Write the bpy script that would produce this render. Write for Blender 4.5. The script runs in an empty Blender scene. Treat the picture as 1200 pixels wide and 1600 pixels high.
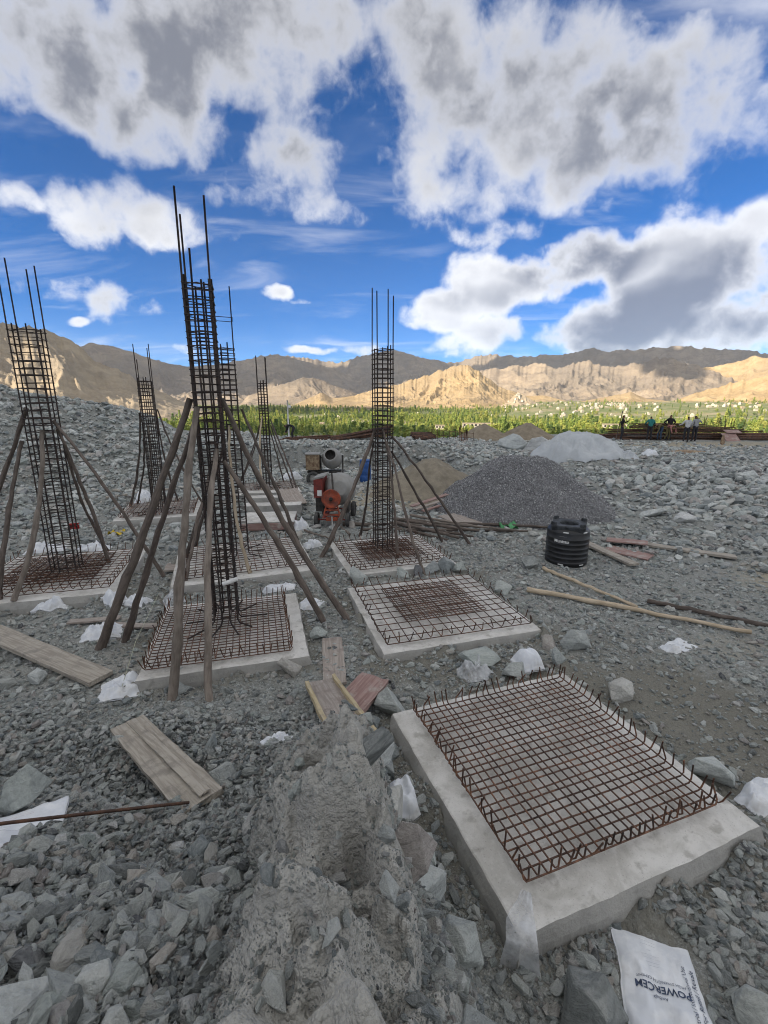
import bpy, bmesh, math, random
import numpy as np
from mathutils import Vector, Matrix, Euler

random.seed(7)
RNG = np.random.default_rng(11)
scene = bpy.context.scene
COL = scene.collection
R = math.radians

# ------------------------------------------------------------------ camera
cam_data = bpy.data.cameras.new('camera')
cam_data.sensor_fit = 'AUTO'
cam_data.sensor_width = 36.0
cam_data.lens = 16.2
cam_data.clip_start = 0.05
cam_data.clip_end = 60000
cam = bpy.data.objects.new('camera', cam_data)
COL.objects.link(cam)
CZ = 3.7
cam.location = (0, 0, CZ)
cam.rotation_euler = (R(90 - 13.661), 0, 0)
scene.camera = cam

# ------------------------------------------------------------------ light
SUN_AZ, SUN_EL = R(-120), R(28)          # azimuth from +Y, clockwise
SUN_DIR = Vector((math.sin(SUN_AZ) * math.cos(SUN_EL), math.cos(SUN_AZ) * math.cos(SUN_EL), math.sin(SUN_EL)))
sun_data = bpy.data.lights.new('sun', 'SUN')
sun_data.energy = 2.25
sun_data.angle = R(0.53)
sun_data.color = (1.0, 0.86, 0.66)
sun = bpy.data.objects.new('sun', sun_data)
COL.objects.link(sun)
sun.location = (-30, -20, 60)
sun.rotation_euler = SUN_DIR.to_track_quat('Z', 'Y').to_euler()

SKY_STRENGTH = 0.05
CLOUD_PASS = 0.15
CLOUD_WHITE = (0.335, 0.331, 0.323)
CLOUD_GREY = (0.062, 0.063, 0.068)
scene.view_settings.view_transform = 'Standard'
scene.view_settings.look = 'None'
scene.view_settings.exposure = 1.93
scene.view_settings.gamma = 1.0
scene.view_settings.use_curve_mapping = False
scene.render.engine = 'CYCLES'
scene.cycles.use_denoising = True
scene.cycles.filter_width = 1.05
scene.cycles.use_adaptive_sampling = True
scene.cycles.adaptive_threshold = 0.02
scene.cycles.max_bounces = 5
scene.cycles.diffuse_bounces = 3
scene.cycles.transparent_max_bounces = 6
scene.cycles.volume_bounces = 0
scene.cycles.caustics_reflective = False
scene.cycles.caustics_refractive = False

# ------------------------------------------------------------------ node helper
class NT:
    def __init__(self, tree):
        self.t = tree; self.n = tree.nodes; self.l = tree.links
    def new(self, kind, **kw):
        nd = self.n.new(kind)
        for k, v in kw.items(): setattr(nd, k, v)
        return nd
    def put(self, sock, v):
        if isinstance(v, bpy.types.NodeSocket): self.l.new(v, sock)
        elif v is not None: sock.default_value = v
    def m(self, op, a, b=None, c=None, clamp=False):
        nd = self.new('ShaderNodeMath', operation=op, use_clamp=clamp)
        self.put(nd.inputs[0], a)
        if b is not None: self.put(nd.inputs[1], b)
        if c is not None: self.put(nd.inputs[2], c)
        return nd.outputs[0]
    def vm(self, op, a, b=None, scale=None):
        nd = self.new('ShaderNodeVectorMath', operation=op)
        self.put(nd.inputs[0], a)
        if b is not None: self.put(nd.inputs[1], b)
        if scale is not None: self.put(nd.inputs['Scale'], scale)
        return nd.outputs[0]
    def sstep(self, v, lo, hi, a=0.0, b=1.0):
        nd = self.new('ShaderNodeMapRange', interpolation_type='SMOOTHSTEP')
        self.put(nd.inputs[0], v)
        nd.inputs[1].default_value = lo; nd.inputs[2].default_value = hi
        nd.inputs[3].default_value = a; nd.inputs[4].default_value = b
        return nd.outputs[0]
    def noise(self, vec, scale, detail=4, rough=0.55, dist=0.0, out=0, lac=2.0):
        nd = self.new('ShaderNodeTexNoise')
        if vec is not None: self.l.new(vec, nd.inputs['Vector'])
        nd.inputs['Scale'].default_value = scale
        nd.inputs['Detail'].default_value = detail
        nd.inputs['Roughness'].default_value = rough
        nd.inputs['Lacunarity'].default_value = lac
        nd.inputs['Distortion'].default_value = dist
        return nd.outputs[out]
    def mix(self, fac, a, b, blend='MIX'):
        nd = self.new('ShaderNodeMix', data_type='RGBA', blend_type=blend)
        self.put(nd.inputs[0], fac)
        for s, v in ((nd.inputs[6], a), (nd.inputs[7], b)):
            if isinstance(v, bpy.types.NodeSocket): self.l.new(v, s)
            else: s.default_value = (*v[:3], 1)
        return nd.outputs[2]
    def ramp(self, fac, stops, interp='LINEAR'):
        nd = self.new('ShaderNodeValToRGB')
        cr = nd.color_ramp; cr.interpolation = interp
        while len(cr.elements) < len(stops): cr.elements.new(0.5)
        for e, (p, c) in zip(cr.elements, stops):
            e.position = p; e.color = (*c[:3], 1)
        self.l.new(fac, nd.inputs[0])
        return nd.outputs[0]

# ------------------------------------------------------------------ world: sky with clouds
# cloud masses: azimuth, elevation, half-width, half-height (radians), weight
CL = [(-0.551, 0.504, 0.248, 0.122, 1), (-0.299, 0.54, 0.286, 0.129, 1), (-0.393, 0.433, 0.23, 0.071, 0.9), (-0.19, 0.416, 0.161, 0.103, 0.9), (-0.122, 0.347, 0.109, 0.053, 0.8), (0.06, 0.55, 0.14, 0.11, 0.75), (0.15, 0.47, 0.20, 0.13, 0.85), (0.233, 0.454, 0.29, 0.13, 0.85), (0.452, 0.423, 0.26, 0.11, 0.95), (0.568, 0.455, 0.107, 0.055, 0.8), (0.146, 0.356, 0.165, 0.075, 0.75), (0.329, 0.359, 0.14, 0.07, 0.7), (-0.469, 0.301, 0.118, 0.064, 0.95), (-0.61, 0.298, 0.054, 0.027, 0.7), (-0.391, 0.279, 0.064, 0.029, 0.6), (0.116, 0.173, 0.114, 0.044, 0.9), (0.238, 0.219, 0.155, 0.071, 1), (0.362, 0.242, 0.132, 0.051, 0.8), (0.221, 0.288, 0.13, 0.041, 0.8), (0.549, 0.193, 0.176, 0.107, 1), (0.49, 0.133, 0.192, 0.074, 1), (0.637, 0.126, 0.126, 0.068, 1), (0.256, 0.122, 0.182, 0.045, 0.8), (0.627, 0.245, 0.074, 0.061, 0.8), (0.517, 0.294, 0.103, 0.02, 0.45), (-0.212, 0.204, 0.051, 0.016, 0.8), (-0.163, 0.191, 0.028, 0.009, 0.6), (-0.154, 0.103, 0.071, 0.012, 0.9), (-0.471, 0.166, 0.097, 0.042, 0.55), (-0.464, 0.135, 0.099, 0.024, 0.5), (-0.557, 0.133, 0.026, 0.01, 0.7), (-0.606, 0.167, 0.104, 0.029, 0.4), (-0.245, 0.292, 0.07, 0.03, 0.35), (-0.426, 0.093, 0.087, 0.02, 0.5), (-0.053, 0.102, 0.052, 0.017, 0.6), (0.066, 0.102, 0.052, 0.015, 0.6)]
DK = [(-0.56, 0.53, 0.42, 0.19, 1.05), (-0.225, 0.54, 0.38, 0.20, 1.1), (-0.40, 0.47, 0.36, 0.13, 0.95), (-0.10, 0.40, 0.10, 0.09, 0.3), (0.22, 0.48, 0.30, 0.13, 0.6), (0.42, 0.43, 0.28, 0.10, 0.65), (0.362, 0.242, 0.121, 0.046, 0.95), (0.203, 0.187, 0.098, 0.028, 0.3), (0.565, 0.142, 0.185, 0.061, 0.9), (0.483, 0.107, 0.235, 0.037, 1), (-0.47, 0.171, 0.102, 0.037, 0.9), (0.611, 0.185, 0.103, 0.057, 0.5), (0.268, 0.29, 0.081, 0.03, 0.3), (-0.473, 0.269, 0.089, 0.028, 0.25)]

world = bpy.data.worlds.new('World')
scene.world = world
world.use_nodes = True
def build_world():
    w = NT(world.node_tree)
    w.n.clear()
    out = w.new('ShaderNodeOutputWorld')
    sky = w.new('ShaderNodeTexSky', sky_type='NISHITA')
    sky.sun_disc = False
    sky.sun_elevation = SUN_EL
    sky.sun_rotation = R(240)
    sky.altitude = 3500
    sky.air_density = 0.68
    sky.dust_density = 0.05
    sky.ozone_density = 3.2
    tc = w.new('ShaderNodeTexCoord')
    d = tc.outputs['Generated']
    sep = w.new('ShaderNodeSeparateXYZ'); w.l.new(d, sep.inputs[0])
    x, y, z = sep.outputs
    az0 = w.m('ARCTAN2', x, y)
    el0 = w.m('ARCSINE', z)
    # cloud-plane coordinates give detail that shrinks towards the horizon
    zz = w.m('ADD', w.m('MAXIMUM', z, 0.0), 0.16)
    cmb = w.new('ShaderNodeCombineXYZ')
    w.put(cmb.inputs[0], w.m('DIVIDE', x, zz)); w.put(cmb.inputs[1], w.m('DIVIDE', y, zz)); cmb.inputs[2].default_value = 0.3
    pl = cmb.outputs[0]
    wv = w.noise(d, 7.0, 3, 0.55, out=1)
    ws = w.new('ShaderNodeSeparateXYZ'); w.l.new(wv, ws.inputs[0])
    az = w.m('ADD', az0, w.m('MULTIPLY', w.m('SUBTRACT', ws.outputs[0], 0.5), 0.10))
    el = w.m('ADD', el0, w.m('MULTIPLY', w.m('SUBTRACT', ws.outputs[1], 0.5), 0.06))
    def field(lst):
        tot = None
        for a0, e0, ra, re, wt in lst:
            u = w.m('MULTIPLY_ADD', az, 1 / ra, -a0 / ra)
            v = w.m('MULTIPLY_ADD', el, 1 / re, -e0 / re)
            q = w.m('MULTIPLY_ADD', u, u, w.m('MULTIPLY', v, v))
            g = w.m('MAXIMUM', w.m('MULTIPLY_ADD', q, -wt * 0.62, wt), 0.0)
            tot = g if tot is None else w.m('SMOOTH_MAX', tot, g, 0.12)
        return tot
    F = field(CL); G = field(DK)
    # beyond the mapped sky, fuller cloud without grey is added to brighten the site
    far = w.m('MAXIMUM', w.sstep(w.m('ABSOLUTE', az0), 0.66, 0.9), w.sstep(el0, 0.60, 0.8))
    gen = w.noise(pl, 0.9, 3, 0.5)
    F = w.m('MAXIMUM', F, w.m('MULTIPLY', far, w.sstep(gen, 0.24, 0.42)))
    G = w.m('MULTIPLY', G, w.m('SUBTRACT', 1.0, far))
    def billow(vec, scale, detail):
        v = w.new('ShaderNodeTexVoronoi', feature='F1'); v.normalize = True
        w.l.new(vec, v.inputs['Vector']); v.inputs['Scale'].default_value = scale
        v.inputs['Detail'].default_value = detail; v.inputs['Roughness'].default_value = 0.55
        return w.m('SUBTRACT', 1.0, v.outputs['Distance'])
    wn = w.noise(d, 16.0, 3, 0.5, out=1)
    dw = w.vm('ADD', d, w.vm('SCALE', w.vm('SUBTRACT', wn, (0.5, 0.5, 0.5)), scale=0.05))
    n1 = w.noise(d, 5.5, 8, 0.57, 0.1)
    nb = w.noise(dw, 24.0, 5, 0.62)
    n2 = w.noise(pl, 1.3, 3, 0.5, 0.2)
    bl = billow(dw, 8.0, 1.0)
    fine = w.m('ADD', w.m('MULTIPLY', w.m('SUBTRACT', bl, 0.74), 0.9), w.m('MULTIPLY', w.m('SUBTRACT', nb, 0.5), 0.5))
    nn = w.m('ADD', w.m('MULTIPLY', w.m('SUBTRACT', n1, 0.5), 1.75), w.m('ADD', w.m('MULTIPLY', w.m('SUBTRACT', n2, 0.5), 0.5), fine))
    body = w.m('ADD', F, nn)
    # low cumulus has firm edges, high cloud frays
    lowf = w.sstep(el0, 0.36, 0.24)
    dh = w.sstep(body, 0.36, 0.90); dl = w.sstep(body, 0.41, 0.74)
    dens = w.m('ADD', w.m('MULTIPLY', dh, w.m('SUBTRACT', 1.0, lowf)), w.m('MULTIPLY', dl, lowf))
    wv2 = w.new('ShaderNodeMapping'); w.l.new(pl, wv2.inputs[0]); wv2.inputs['Rotation'].default_value = (0, 0, 0.5); wv2.inputs['Scale'].default_value = (0.55, 1.6, 1)
    wisp = w.m('MULTIPLY', w.sstep(w.noise(wv2.outputs[0], 1.6, 6, 0.6, 0.6), 0.50, 0.80), 0.45)
    dens = w.m('MAXIMUM', dens, wisp)
    # relief: the same billows sampled a little towards the sun light the cloud's shoulders
    ds = w.vm('ADD', dw, tuple(SUN_DIR * 0.030))
    rel = w.m('MULTIPLY', w.m('SUBTRACT', bl, billow(ds, 8.0, 0.0)), 1.2)
    dark = w.m('ADD', w.m('MULTIPLY', G, 1.25), w.m('MULTIPLY', w.m('SUBTRACT', n2, 0.5), 1.0))
    dark = w.m('ADD', dark, w.m('MULTIPLY', w.m('SUBTRACT', n1, 0.5), -0.6))
    dark = w.m('ADD', dark, w.m('MULTIPLY', w.m('SUBTRACT', nb, 0.5), -0.3))
    dark = w.m('ADD', w.m('SUBTRACT', dark, rel), 0.60)
    dark = w.m('MULTIPLY', w.sstep(dark, -0.15, 1.45), w.sstep(body, 0.40, 1.05), clamp=True)
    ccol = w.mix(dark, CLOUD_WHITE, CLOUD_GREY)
    bs = w.new('ShaderNodeBackground'); bs.inputs[1].default_value = SKY_STRENGTH
    hs = w.new('ShaderNodeHueSaturation'); hs.inputs['Saturation'].default_value = 1.30; hs.inputs['Hue'].default_value = 0.503
    w.l.new(sky.outputs[0], hs.inputs['Color']); w.l.new(hs.outputs[0], bs.inputs[0])
    bc = w.new('ShaderNodeBackground'); bc.inputs[1].default_value = 1.0
    w.l.new(ccol, bc.inputs[0])
    mx = w.new('ShaderNodeMixShader')
    # cloud hides most of the sky behind it and lets some of its light through
    bt = w.new('ShaderNodeBackground'); bt.inputs[1].default_value = SKY_STRENGTH * CLOUD_PASS
    w.l.new(hs.outputs[0], bt.inputs[0])
    ad = w.new('ShaderNodeAddShader'); w.l.new(bc.outputs[0], ad.inputs[0]); w.l.new(bt.outputs[0], ad.inputs[1])
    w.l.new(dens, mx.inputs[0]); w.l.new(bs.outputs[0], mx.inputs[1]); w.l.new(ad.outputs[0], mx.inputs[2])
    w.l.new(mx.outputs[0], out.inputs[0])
build_world()
world.cycles.sampling_method = 'MANUAL'
world.cycles.sample_map_resolution = 512

# ------------------------------------------------------------------ numpy noise
def _hash(ix, iy, seed):
    h = (ix.astype(np.int64) * 374761393 + iy.astype(np.int64) * 668265263 + seed * 974634777) & 0xffffffff
    h = ((h ^ (h >> 13)) * 1274126177) & 0xffffffff
    h = h ^ (h >> 16)
    return (h & 0xffffff) / float(0xffffff)
def vnoise(x, y, seed=0):
    x = np.asarray(x, float); y = np.asarray(y, float)
    ix = np.floor(x); iy = np.floor(y)
    fx = x - ix; fy = y - iy
    u = fx * fx * fx * (fx * (fx * 6 - 15) + 10); v = fy * fy * fy * (fy * (fy * 6 - 15) + 10)
    a = _hash(ix, iy, seed); b = _hash(ix + 1, iy, seed); c = _hash(ix, iy + 1, seed); d = _hash(ix + 1, iy + 1, seed)
    return (a * (1 - u) + b * u) * (1 - v) + (c * (1 - u) + d * u) * v - 0.5
def fbm(x, y, seed=0, octv=5, gain=0.5):
    t = 0.0; a = 1.0; c, s = math.cos(0.6), math.sin(0.6)
    for i in range(octv):
        t = t + a * vnoise(x, y, seed + i * 17)
        x, y = (x * c - y * s) * 2.03 + 3.1, (x * s + y * c) * 2.03 + 1.7
        a *= gain
    return t
def ridged(x, y, seed=0, octv=5, gain=0.5):
    t = 0.0; a = 1.0; tot = 0.0; c, s = math.cos(0.5), math.sin(0.5)
    for i in range(octv):
        n = 1 - np.abs(vnoise(x, y, seed + i * 29)) * 2
        t = t + a * n * n; tot += a
        x, y = (x * c - y * s) * 2.07 + 5.3, (x * s + y * c) * 2.07 + 2.9
        a *= gain
    return t / tot
def sst(a, b, v):
    t = np.clip((v - a) / (b - a), 0, 1)
    return t * t * (3 - 2 * t)

# ------------------------------------------------------------------ object helpers
def tag(o, label=None, cat=None, group=None, kind=None):
    if label: o['label'] = label
    if cat: o['category'] = cat
    if group: o['group'] = group
    if kind: o['kind'] = kind
    return o
def empty(name, loc, rz=0.0):
    o = bpy.data.objects.new(name, None)
    o.empty_display_size = 0.1
    COL.objects.link(o); o.location = loc; o.rotation_euler = (0, 0, rz)
    return o
def link(name, me, parent=None, loc=(0, 0, 0), rot=(0, 0, 0)):
    o = bpy.data.objects.new(name, me)
    COL.objects.link(o); o.parent = parent; o.location = loc; o.rotation_euler = rot
    return o
def np_mesh(name, V, Fq, mats, smooth=True, midx=None):
    """fast mesh from an (n,3) array and an (m,4) array of quads"""
    me = bpy.data.meshes.new(name)
    V = np.asarray(V, np.float32); Fq = np.asarray(Fq, np.int32)
    k = Fq.shape[1]
    me.vertices.add(len(V)); me.vertices.foreach_set('co', V.ravel())
    me.loops.add(len(Fq) * k); me.loops.foreach_set('vertex_index', Fq.ravel())
    me.polygons.add(len(Fq))
    me.polygons.foreach_set('loop_start', np.arange(0, len(Fq) * k, k, dtype=np.int32))
    me.polygons.foreach_set('loop_total', np.full(len(Fq), k, np.int32))
    me.polygons.foreach_set('use_smooth', np.full(len(Fq), smooth))
    for m in (mats if isinstance(mats, (list, tuple)) else [mats]): me.materials.append(m)
    if midx is not None: me.polygons.foreach_set('material_index', np.asarray(midx, np.int32))
    me.update(calc_edges=True)
    return me
def grid_faces(nu, nv, wrap=False):
    i = np.arange(nu - (0 if wrap else 1)); j = np.arange(nv - 1)
    I, J = np.meshgrid(i, j, indexing='ij')
    I2 = (I + 1) % nu
    return np.stack([I * nv + J, I2 * nv + J, I2 * nv + J + 1, I * nv + J + 1], -1).reshape(-1, 4)

class MB:
    """collects shapes into one mesh"""
    def __init__(self): self.v = []; self.f = []; self.sm = []
    def add(self, vs, fs, smooth=False):
        b = len(self.v); self.v += [tuple(p) for p in vs]
        self.f += [tuple(i + b for i in f) for f in fs]; self.sm += [smooth] * len(fs)
        return self
    def box(self, c, size, rot=None, taper=None):
        sx, sy, sz = (s / 2 for s in size)
        M = rot.to_matrix() if isinstance(rot, Euler) else (rot or Matrix.Identity(3))
        vs = []
        for z in (-1, 1):
            k = taper if (taper and z > 0) else 1
            for x, y in ((-1, -1), (1, -1), (1, 1), (-1, 1)):
                vs.append(Vector(c) + M @ Vector((x * sx * k, y * sy * k, z * sz)))
        return self.add(vs, [(3, 2, 1, 0), (4, 5, 6, 7), (0, 1, 5, 4), (1, 2, 6, 5), (2, 3, 7, 6), (3, 0, 4, 7)])
    def tube(self, pts, rad, n=6, closed=False, caps=True, smooth=True, rnd=0.0):
        pts = [Vector(p) for p in pts]
        m = len(pts)
        rads = rad if isinstance(rad, (list, tuple)) else [rad] * m
        vs = []; up = None
        for i, p in enumerate(pts):
            a = pts[(i - 1) % m] if (closed or i > 0) else p
            b = pts[(i + 1) % m] if (closed or i < m - 1) else p
            t = (b - a).normalized()
            if up is None:
                up = Vector((0, 0, 1)) if abs(t.z) < 0.9 else Vector((1, 0, 0))
            s = t.cross(up)
            if s.length < 1e-4: s = t.orthogonal()
            s.normalize(); up = s.cross(t).normalized()
            for k in range(n):
                ang = 2 * math.pi * k / n
                rr = rads[i] * (1 + (random.uniform(-rnd, rnd) if rnd else 0))
                vs.append(p + (s * math.cos(ang) + up * math.sin(ang)) * rr)
        fs = []
        for i in range(m if closed else m - 1):
            j = (i + 1) % m
            for k in range(n):
                k2 = (k + 1) % n
                fs.append((i * n + k, j * n + k, j * n + k2, i * n + k2)[::-1])
        self.add(vs, fs, smooth)
        if caps and not closed:
            b = len(self.v) - len(vs)
            self.f.append(tuple(b + k for k in range(n))); self.sm.append(False)
            self.f.append(tuple(b + (m - 1) * n + k for k in range(n))[::-1]); self.sm.append(False)
        return self
    def lathe(self, prof, n=24, M=None, smooth=True, cap0=False, cap1=False):
        vs = []
        for r, z in prof:
            for k in range(n):
                a = 2 * math.pi * k / n
                p = Vector((r * math.cos(a), r * math.sin(a), z))
                vs.append(M @ p if M else p)
        fs = []
        for i in range(len(prof) - 1):
            for k in range(n):
                k2 = (k + 1) % n
                fs.append((i * n + k, i * n + k2, (i + 1) * n + k2, (i + 1) * n + k))
        b = len(self.v)
        self.add(vs, fs, smooth)
        if cap0: self.f.append(tuple(b + k for k in range(n))[::-1]); self.sm.append(False)
        if cap1: self.f.append(tuple(b + (len(prof) - 1) * n + k for k in range(n))); self.sm.append(False)
        return self
    def mesh(self, name, mat):
        me = bpy.data.meshes.new(name)
        me.from_pydata([tuple(p) for p in self.v], [], self.f)
        me.polygons.foreach_set('use_smooth', self.sm)
        for m in (mat if isinstance(mat, (list, tuple)) else [mat]): me.materials.append(m)
        me.update()
        return me
    def build(self, name, mat, parent=None, loc=(0, 0, 0), rot=(0, 0, 0)):
        return link(name, self.mesh(name, mat), parent, loc, rot)

# ------------------------------------------------------------------ materials
def new_mat(name):
    m = bpy.data.materials.new(name); m.use_nodes = True
    w = NT(m.node_tree); w.n.clear()
    o = w.new('ShaderNodeOutputMaterial'); b = w.new('ShaderNodeBsdfPrincipled')
    w.l.new(b.outputs[0], o.inputs[0])
    return m, w, b
def bump(w, b, h, strength=0.5, dist=0.02):
    nd = w.new('ShaderNodeBump'); nd.inputs['Strength'].default_value = strength; nd.inputs['Distance'].default_value = dist
    w.l.new(h, nd.inputs['Height']); w.l.new(nd.outputs[0], b.inputs['Normal'])
def simple(name, col, rough=0.7, var=0.15, scale=8.0, bumpS=0.3, bumpD=0.005, metal=0.0, col2=None, spec=0.3, detail=6, rand=0.0):
    """a painted or plain surface with grime of its own"""
    m, w, b = new_mat(name)
    tc = w.new('ShaderNodeTexCoord').outputs['Object']
    n = w.noise(tc, scale, detail, 0.62)
    n2 = w.noise(tc, scale * 7.3, 4, 0.6)
    c2 = col2 or tuple(c * (1 - var * 1.8) for c in col)
    c1 = tuple(min(1, c * (1 + var)) for c in col)
    f = w.sstep(w.m('ADD', w.m('MULTIPLY', n, 0.75), w.m('MULTIPLY', n2, 0.25)), 0.36, 0.64)
    cc = w.mix(f, c2, c1)
    if rand:
        oi = w.new('ShaderNodeObjectInfo').outputs['Random']
        hs = w.new('ShaderNodeHueSaturation'); w.l.new(cc, hs.inputs['Color'])
        w.put(hs.inputs['Value'], w.m('MULTIPLY_ADD', oi, rand * 2, 1 - rand)); cc = hs.outputs[0]
    w.l.new(cc, b.inputs['Base Color'])
    b.inputs['Roughness'].default_value = rough; b.inputs['Metallic'].default_value = metal
    b.inputs['Specular IOR Level'].default_value = spec
    if bumpS: bump(w, b, w.m('ADD', w.m('MULTIPLY', n, 0.6), w.m('MULTIPLY', n2, 0.4)), bumpS, bumpD)
    return m
MAT = {}
def make_materials():
    # broken slate: grey-green, some blue-grey, some brown
    for nm, lift in (('stone', 1.55),):
        m, w, b = new_mat(nm)
        tc = w.new('ShaderNodeTexCoord').outputs['Object']
        oi = w.new('ShaderNodeObjectInfo').outputs['Random']
        base = w.ramp(oi, [(0.0, (.10 * lift, .108 * lift, .106 * lift)), (.18, (.27 * lift, .285 * lift, .272 * lift)), (.33, (.14 * lift, .158 * lift, .162 * lift)), (.48, (.375 * lift, .388 * lift, .372 * lift)), (.62, (.225 * lift, .248 * lift, .234 * lift)), (.74, (.31 * lift, .318 * lift, .30 * lift)), (.82, (.28 * lift, .262 * lift, .235 * lift)), (.88, (.20 * lift, .185 * lift, .175 * lift)), (.93, (.58, .59, .575)), (.97, (.095, .10, .108)), (1.0, (.35, .38, .365))])
        mp = w.new('ShaderNodeMapping'); w.l.new(tc, mp.inputs[0]); mp.inputs['Scale'].default_value = (1, 1.2, 4.5); mp.inputs['Rotation'].default_value = (.5, .3, 0)
        n = w.noise(mp.outputs[0], 2.4, 7, 0.68, 0.7); n2 = w.noise(tc, 17, 5, 0.68)
        hs = w.new('ShaderNodeHueSaturation'); w.l.new(base, hs.inputs['Color'])
        w.put(hs.inputs['Value'], w.m('MULTIPLY_ADD', w.m('ADD', w.m('MULTIPLY', n, .65), w.m('MULTIPLY', n2, .35)), 2.1, -0.03))
        # dust settled on upward faces
        g = w.new('ShaderNodeNewGeometry'); sp = w.new('ShaderNodeSeparateXYZ'); w.l.new(g.outputs['Normal'], sp.inputs[0])
        dust = w.m('MULTIPLY', w.sstep(sp.outputs[2], 0.45, 0.98), w.m('MULTIPLY', w.sstep(n, 0.42, 0.62), 0.45))
        w.l.new(w.mix(dust, hs.outputs[0], (.40, .40, .375)), b.inputs['Base Color'])
        b.inputs['Roughness'].default_value = 0.86; b.inputs['Specular IOR Level'].default_value = 0.25
        bump(w, b, w.m('ADD', n, w.m('MULTIPLY', n2, .5)), 0.8, 0.05)
        MAT[nm] = m
    # grey crushed aggregate
    m, w, b = new_mat('aggregate')
    oi = w.new('ShaderNodeObjectInfo').outputs['Random']
    w.l.new(w.ramp(oi, [(0, (.12, .122, .126)), (.5, (.275, .277, .28)), (.85, (.41, .412, .415)), (1, (.58, .58, .57))]), b.inputs['Base Color'])
    b.inputs['Roughness'].default_value = 0.85
    MAT['aggregate'] = m
    # ground: dusty slate chips, sand patches, damp soil and pale mud by the 'soil' attribute
    m, w, b = new_mat('ground')
    tc = w.new('ShaderNodeTexCoord').outputs['Object']
    def vor(scale, out='Color', feat='F1'):
        v = w.new('ShaderNodeTexVoronoi', feature=feat); w.l.new(w.vm('ADD', tc, w.vm('SCALE', w.noise(tc, scale * .7, 2, .5, out=1), scale=0.6 / scale)), v.inputs['Vector']); v.inputs['Scale'].default_value = scale
        return v.outputs[out]
    n = w.noise(tc, 0.9, 7, 0.62); n2 = w.noise(tc, 9, 6, 0.65); n3 = w.noise(tc, 70, 4, 0.6)
    sp = w.new('ShaderNodeSeparateColor'); w.l.new(vor(34), sp.inputs[0])
    sp2 = w.new('ShaderNodeSeparateColor'); w.l.new(vor(95), sp2.inputs[0])
    chip = w.m('ADD', w.m('MULTIPLY', sp.outputs[0], .5), w.m('MULTIPLY', sp2.outputs[0], .5))
    c = w.ramp(chip, [(0, (.10, .105, .10)), (.45, (.215, .225, .212)), (.75, (.33, .345, .33)), (1, (.55, .57, .55))])
    c = w.mix(w.sstep(n2, .35, .65, 0, .55), c, (.27, .272, .25))
    c = w.mix(w.sstep(n, .42, .60, 0, .45), c, (.31, .312, .29))
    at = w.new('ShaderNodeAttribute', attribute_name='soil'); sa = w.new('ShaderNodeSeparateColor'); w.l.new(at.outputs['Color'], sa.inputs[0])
    jit = w.m('MULTIPLY', w.m('SUBTRACT', n2, .5), .9)
    wt = lambda s, lo=.25, hi=.75: w.sstep(w.m('ADD', s, jit), lo, hi)
    c = w.mix(w.m('MULTIPLY', wt(sa.outputs[0]), .8), c, w.mix(n3, (.30, .265, .19), (.42, .37, .28)))
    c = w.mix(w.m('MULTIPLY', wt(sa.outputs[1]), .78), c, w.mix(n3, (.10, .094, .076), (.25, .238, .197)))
    c = w.mix(w.m('MULTIPLY', wt(sa.outputs[2], .2, .7), .82), c, w.mix(w.m('ADD', w.m('MULTIPLY', n2, .7), w.m('MULTIPLY', n3, .3)), (.25, .245, .222), (.54, .525, .485)))
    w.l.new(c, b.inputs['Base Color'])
    b.inputs['Roughness'].default_value = 0.93; b.inputs['Specular IOR Level'].default_value = 0.15
    dd = w.m('ADD', w.m('MULTIPLY', vor(34, 'Distance'), -.6), w.m('MULTIPLY', vor(95, 'Distance'), -.25))
    bump(w, b, w.m('ADD', dd, w.m('MULTIPLY', n2, 1.2)), 0.9, 0.026)
    MAT['ground'] = m
    # valley floor
    m, w, b = new_mat('valley_floor')
    tc = w.new('ShaderNodeTexCoord').outputs['Object']
    n = w.noise(tc, .004, 6, .6); n2 = w.noise(tc, .03, 5, .6)
    c = w.mix(w.sstep(n, .36, .54), (.27, .24, .13), (.14, .17, .055))
    c = w.mix(w.sstep(n2, .52, .66, 0, .55), c, (.42, .35, .25))
    w.l.new(c, b.inputs['Base Color']); b.inputs['Roughness'].default_value = .95
    MAT['valley'] = m
    # mountains: bare rock and scree
    def rock(name, a, bcol, ccol, sc):
        m, w, b = new_mat(name)
        tc = w.new('ShaderNodeTexCoord').outputs['Object']
        st = w.new('ShaderNodeMapping'); w.l.new(tc, st.inputs[0]); st.inputs['Scale'].default_value = (1, 1, 2.5)
        n = w.noise(st.outputs[0], sc, 8, .62, .5); n2 = w.noise(tc, sc * 9, 6, .65); n3 = w.noise(tc, sc * .22, 3, .5)
        c = w.mix(w.sstep(n, .40, .62), a, bcol)
        c = w.mix(w.sstep(w.m('ADD', n3, w.m('MULTIPLY', n2, .25)), .5, .76, 0, .7), c, ccol)
        hs = w.new('ShaderNodeHueSaturation'); w.l.new(c, hs.inputs['Color']); w.put(hs.inputs['Value'], w.m('MULTIPLY_ADD', n2, .7, .65))
        w.l.new(hs.outputs[0], b.inputs['Base Color']); b.inputs['Roughness'].default_value = .95; b.inputs['Specular IOR Level'].default_value = .1
        bump(w, b, w.m('ADD', n, w.m('MULTIPLY', n2, .35)), .9, .10 / sc)
        MAT[name] = m
    rock('rock_sand', (.36, .265, .15), (.45, .34, .20), (.29, .225, .15), .006)
    rock('rock_brown', (.34, .28, .205), (.45, .37, .265), (.27, .235, .19), .012)
    rock('rock_grey', (.26, .212, .165), (.35, .285, .215), (.20, .175, .15), .006)
    # concrete
    m, w, b = new_mat('concrete')
    tc = w.new('ShaderNodeTexCoord').outputs['Object']
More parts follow.
